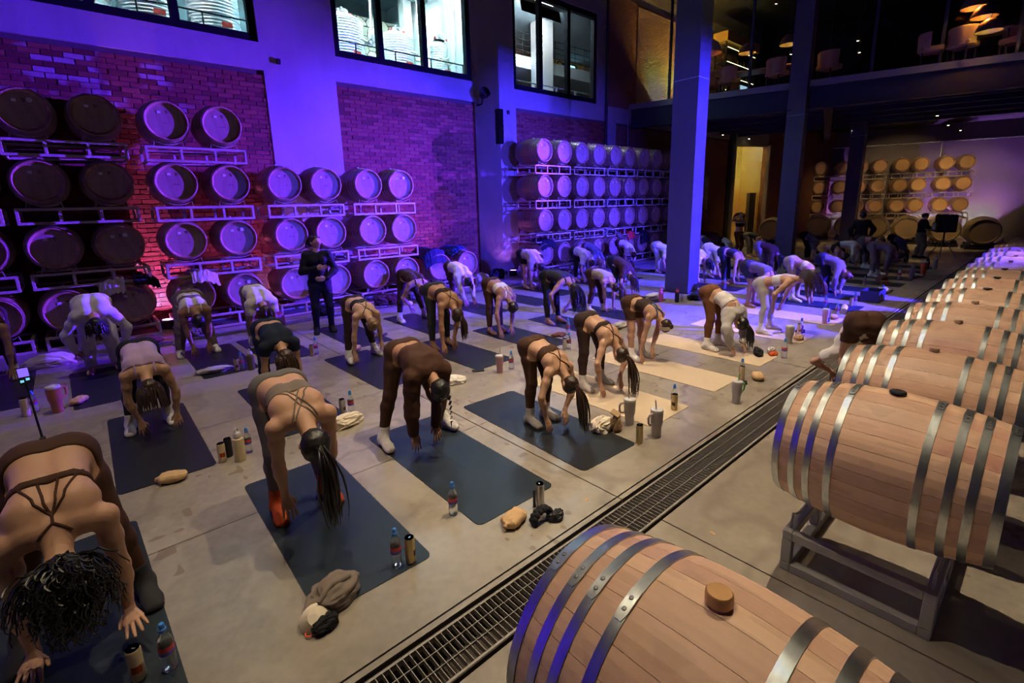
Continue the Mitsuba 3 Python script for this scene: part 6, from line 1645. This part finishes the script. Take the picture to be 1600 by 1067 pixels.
# -- left side
mg = thing('mug', 'terracotta tumbler with a big handle left of the barefoot mat', 'cup'); Q = pose((-.44, 6.76, 0), 40, s=1.3)
part(mg, 'cup', P_TB, Q, 'm_tumb_clay'); part(mg, 'lid', P_TL, Q, 'm_lid'); part(mg, 'handle', P_TH, Q, 'm_tumb_clay')
pouch(-.27, 6.92, 'tan pouch on the barefoot mat', 60, Z_); can(-.68, 6.86, 'cream can behind the phone tripod', 'm_can_cream', s=1.2); water_bottle(-.62, 6.95, 'clear bottle behind the phone tripod')
cloth(1.04, 7.02, .20, .09, .045, 'c_lightgrey', 'grey striped scarf in a heap on the white tank top mat', -8, Z_, 'scarf', 'scarf', 71, fold_=9)
can(1.27, 6.86, 'gold can by the grey scarf', 'm_can_gold'); water_bottle(1.33, 6.87, 'blue-lit bottle by the grey scarf'); flask(1.42, 6.78, 'green flask by the grey scarf', 'c_olive', 'm_lid', .0, 1.15)
water_bottle(2.27, 6.83, 'clear bottle at the end of the navy mat', s=1.1); can(2.2, 6.79, 'gold can at the end of the navy mat', 'm_can_gold')
tp = thing('phone_tripod', 'phone on a thin black selfie tripod near the left edge', 'tripod')
part(tp, 'pole', mikit.ply(tube([[-.51, 5.72, .07], [-.53, 5.75, .62]], [.009, .006], 8), 'm_black', smooth=40)); part(tp, 'hub', bx(.04, .04, .07, 'm_black', .006), pose((-.51, 5.72, .08)))
for a in (0.4, 2.5, 4.6): part(tp, 'leg', mikit.ply(tube([[-.51, 5.72, .065], [-.51 + .16 * math.cos(a), 5.72 + .16 * math.sin(a), .008]], .006, 6), 'm_black', smooth=40))
ph = pose((-.53, 5.75, .68), 8, -12); part(tp, 'phone', bx(.075, .009, .15, 'm_black', .003), ph)
def f_ph(p, n, uv):
    a, b, c = voronoi(p.x * 60, p.z * 60)
    return mix((0.10, 0.05, 0.9), (0.55, 0.25, 0.9), c)
scr = part(tp, 'screen', bx(.066, .001, .075, 'm_black'), ph.translate([0, -.0053, .028])); scene[scr]['emitter'] = {'type': 'area', 'radiance': rgb((.22, .12, 1.0), 1.3), 'sampling_weight': 0.02}
for i in range(2):
    s_ = part(tp, 'control_panel', bx(.024, .001, .022, 'm_black'), ph.translate([-.018 + .036 * i, -.0053, -.045 + .012 * i])); scene[s_]['emitter'] = {'type': 'area', 'radiance': rgb((.2, .7, 1.0), 1.0), 'sampling_weight': 0.01}

# -- coats and bags on and under the racks: cloth draped over a barrel
def drape(x, y0, y1, zc, r, a0, a1, mat, lab, seed, hang=.0, cat_='clothes', name='draped_clothes'):
    nu, nv = 44, 30
    U, W = np.meshgrid(np.linspace(0, 1, nu), np.linspace(0, 1, nv), indexing='ij')
    A = a0 + (a1 - a0) * U
    p = np.stack([U * 3.1, W * 2.3, 0 * U + seed], -1)
    n_ = meshkit.fbm(p * 2.2, 3, seed); rd = np.abs(meshkit.noise(p * 4.1, seed + 2) - .5) * 2
    R = r + .022 + .05 * n_ + .035 * (1 - rd) ** 2
    y = y0 + (y1 - y0) * W + .05 * (n_ - .5)
    v = np.stack([x + R * np.sin(A), y, zc + R * np.cos(A)], -1)
    f = W[..., None] if False else None
    drop = np.clip((.16 - W) / .16, 0, 1)                       # the front edge falls over the head
    v[..., 2] -= drop * hang; v[..., 1] = np.maximum(v[..., 1], y0 - .03) - .02 * drop
    top = v.reshape(-1, 3); bot = top - V(0, 0, .012)
    i, j = np.meshgrid(np.arange(nu - 1), np.arange(nv - 1), indexing='ij')
    q = np.stack([i * nv + j, (i + 1) * nv + j, (i + 1) * nv + j + 1, i * nv + j + 1], -1).reshape(-1, 4)
    N = nu * nv
    b = [(k, k + 1) for k in range(nv - 1)]
    rim = [k for k in range(nv)] + [k * nv + nv - 1 for k in range(1, nu)] + [(nu - 1) * nv + k for k in range(nv - 2, -1, -1)] + [k * nv for k in range(nu - 2, 0, -1)]
    rq = np.array([[rim[k], rim[(k + 1) % len(rim)], N + rim[(k + 1) % len(rim)], N + rim[k]] for k in range(len(rim))])
    q = np.vstack([q, q[:, ::-1] + N, rq])
    m = trimesh.Trimesh(np.vstack([top, bot]), np.vstack([q[:, [0, 1, 2]], q[:, [0, 2, 3]]]), process=False)
    if m.volume < 0: m.invert()
    return single(name, mikit.ply(m, smooth=True), lab, cat_, None, mat)
yl = YL - .44; yh = YH
drape(.40, yl - .04, yl + .5, .60, .35, -.75, .15, 'c_cream', 'cream jacket draped over the barrel behind the barefoot one in white', 3, .22)
drape(.62, yl - .03, yl + .6, .60, .36, -.1, .75, 'c_black', 'black scarf and jacket on the barrel between the two left stacks', 4, .12)
drape(1.45, yh - .05, yh + .5, .625, .35, -.3, .7, 'c_white', 'white and blue-lit shirt draped over the barrel by the white tank top', 5, .18)
drape(6.2, yh - .04, yh + .7, .625, .36, -1.0, .6, 'c_navy', 'navy coat draped over the left barrel of the low pair', 6, .30)
drape(6.95, yh + .0, yh + .7, .625, .36, -.9, .2, 'c_blue', 'blue jacket draped over the right barrel of the low pair', 7, .05)
drape(9.95, yh - .02, yh + .5, .625, .36, -.8, .7, 'c_black', 'black coats on the lowest barrel at the left end of the long stack', 8, .2)
drape(13.2, yh - .03, yh + .4, .625, .36, -.2, .6, 'c_olive', 'yellow-olive bag on a low barrel of the long stack', 9, .15); drape(13.95, yh - .03, yh + .4, .625, .36, -.6, .3, 'm_red', 'red jacket on a low barrel of the long stack', 10, .2); drape(14.7, yh - .05, yh + .4, .625, .36, -.7, .7, 'c_black', 'black coat hanging on a low barrel of the long stack', 11, .4)
cl_list = [(-.55, 8.98, .28, .13, .12, 'c_cream', 'pale jacket with zip in a heap behind the barefoot mat'), (.55, 9.35, .20, .12, .10, 'c_rust', 'dark pink folded clothes under the left racks'), (.95, 9.0, .12, .07, .05, 'c_sage', 'small pale plant-patterned scarf by the drain'), (1.25, 9.42, .16, .10, .10, 'c_taupe', 'crumpled clothes at the foot of the second stack'),
           (3.35, 9.4, .18, .12, .12, 'c_black', 'black bags behind the woman in black'), (3.9, 9.42, .18, .10, .11, 'c_navy', 'navy bag on the floor under the third stack'), (4.7, 9.42, .28, .13, .15, 'c_brown', 'heap of brown clothes under the stack right of the woman in black'), (5.45, 9.42, .22, .12, .13, 'c_taupe', 'heap of taupe clothes near the low barrels'), (5.0, 9.02, .10, .05, .05, 'c_white', 'white sneakers by the heap of brown clothes'),
           (8.0, 10.35, .24, .14, .16, 'c_white', 'pale bag at the foot of the concrete pier'), (8.6, 10.4, .26, .16, .18, 'c_black', 'black bags heaped at the foot of the pier'), (9.2, 10.0, .16, .12, .14, 'c_taupe', 'taupe bag left of the long stack'), (12.8, 9.3, .14, .10, .08, 'c_yellow', 'yellow and white shoes under the long stack'), (13.4, 9.3, .14, .10, .08, 'c_charcoal', 'dark shoes under the long stack'), (-1.3, 9.0, .2, .1, .1, 'c_charcoal', 'dark shoes and straps at the left edge')]
for i, (x, y, a, b, c, mt, lab) in enumerate(cl_list): cloth(x, y, a, b, c, mt, lab, RNG.uniform(-10, 10), .0, 'clothes', 'clothes_heap', 80 + i)
hbg = thing('handbag', 'red-brown leather handbag on the floor left of the woman in black', 'handbag')
m = trimesh.creation.icosphere(4, 1.0); sq = lambda q, e: np.sign(q) * np.abs(q) ** e
m.vertices = np.stack([sq(m.vertices[:, 0], .5) * .20 * (1 - .12 * m.vertices[:, 2]), sq(m.vertices[:, 1], .6) * .09 * (1 - .3 * m.vertices[:, 2]), sq(m.vertices[:, 2], .5) * .14 + .14], 1)
M('m_leather', (0.15, 0.028, 0.014), 0.35); part(hbg, 'bag', mikit.ply(m, 'm_leather', smooth=True), pose((2.32, 9.0, 0), 10))
for dy in (-.05, .05): part(hbg, 'handle', mikit.ply(tube([[-.1, dy, .27], [-.09, dy, .36], [0, dy, .40], [.09, dy, .36], [.1, dy, .27]], .009, 8), 'm_redorange', smooth=True), pose((2.32, 9.0, 0), 10))
# stand with laptop and speaker by the far person
st = thing('laptop_stand', 'black speaker on a tripod stand before the far casks', 'speaker')
part(st, 'speaker', bx(.5, .35, .55, 'm_black', .02), pose((20.9, 2.55, 1.08), -70))
part(st, 'pole', mikit.ply(tube([[20.9, 2.55, .35], [20.9, 2.55, .80]], .02, 8), 'm_black'))
for a in (.2, 2.3, 4.4): part(st, 'leg', mikit.ply(tube([[20.9, 2.55, .62], [20.9 + .4 * math.cos(a), 2.55 + .4 * math.sin(a), .01]], .014, 6), 'm_slab_edge'))
lp = thing('laptop', 'pale open laptop held by the far standing person', 'laptop')
part(lp, 'base', bx(.34, .24, .015, 'm_lid', .003), pose((20.12, 2.80, .93), -70 + 90)); part(lp, 'lid', bx(.34, .012, .22, 'm_lid', .003), pose((20.02, 2.72, 1.04), -70 + 90))
# small beam pools on the floor come from two narrow spots under the mezzanine edge
spot('light_pin_a', (19.4, 2.6, 4.7), (19.3, 2.75, 0), (1, .72, .25), 75, 6, 3)
spot('light_pin_b', (15.6, 2.9, 4.5), (15.5, 2.8, 0), (1, .78, .4), 45, 5, 3)
spot('light_pin_c', (17.2, 6.9, 4.6), (17.3, 7.3, 0), (1, .72, .25), 40, 9, 5)
# cable reel and dark bags at the right edge beside the nearest barrels
cloth(2.55, -.42, .10, .16, .20, 'm_black', 'black plastic bag at the right edge below the whole barrel', 10, .0, 'bag', 'plastic_bag', 95, fold_=6)
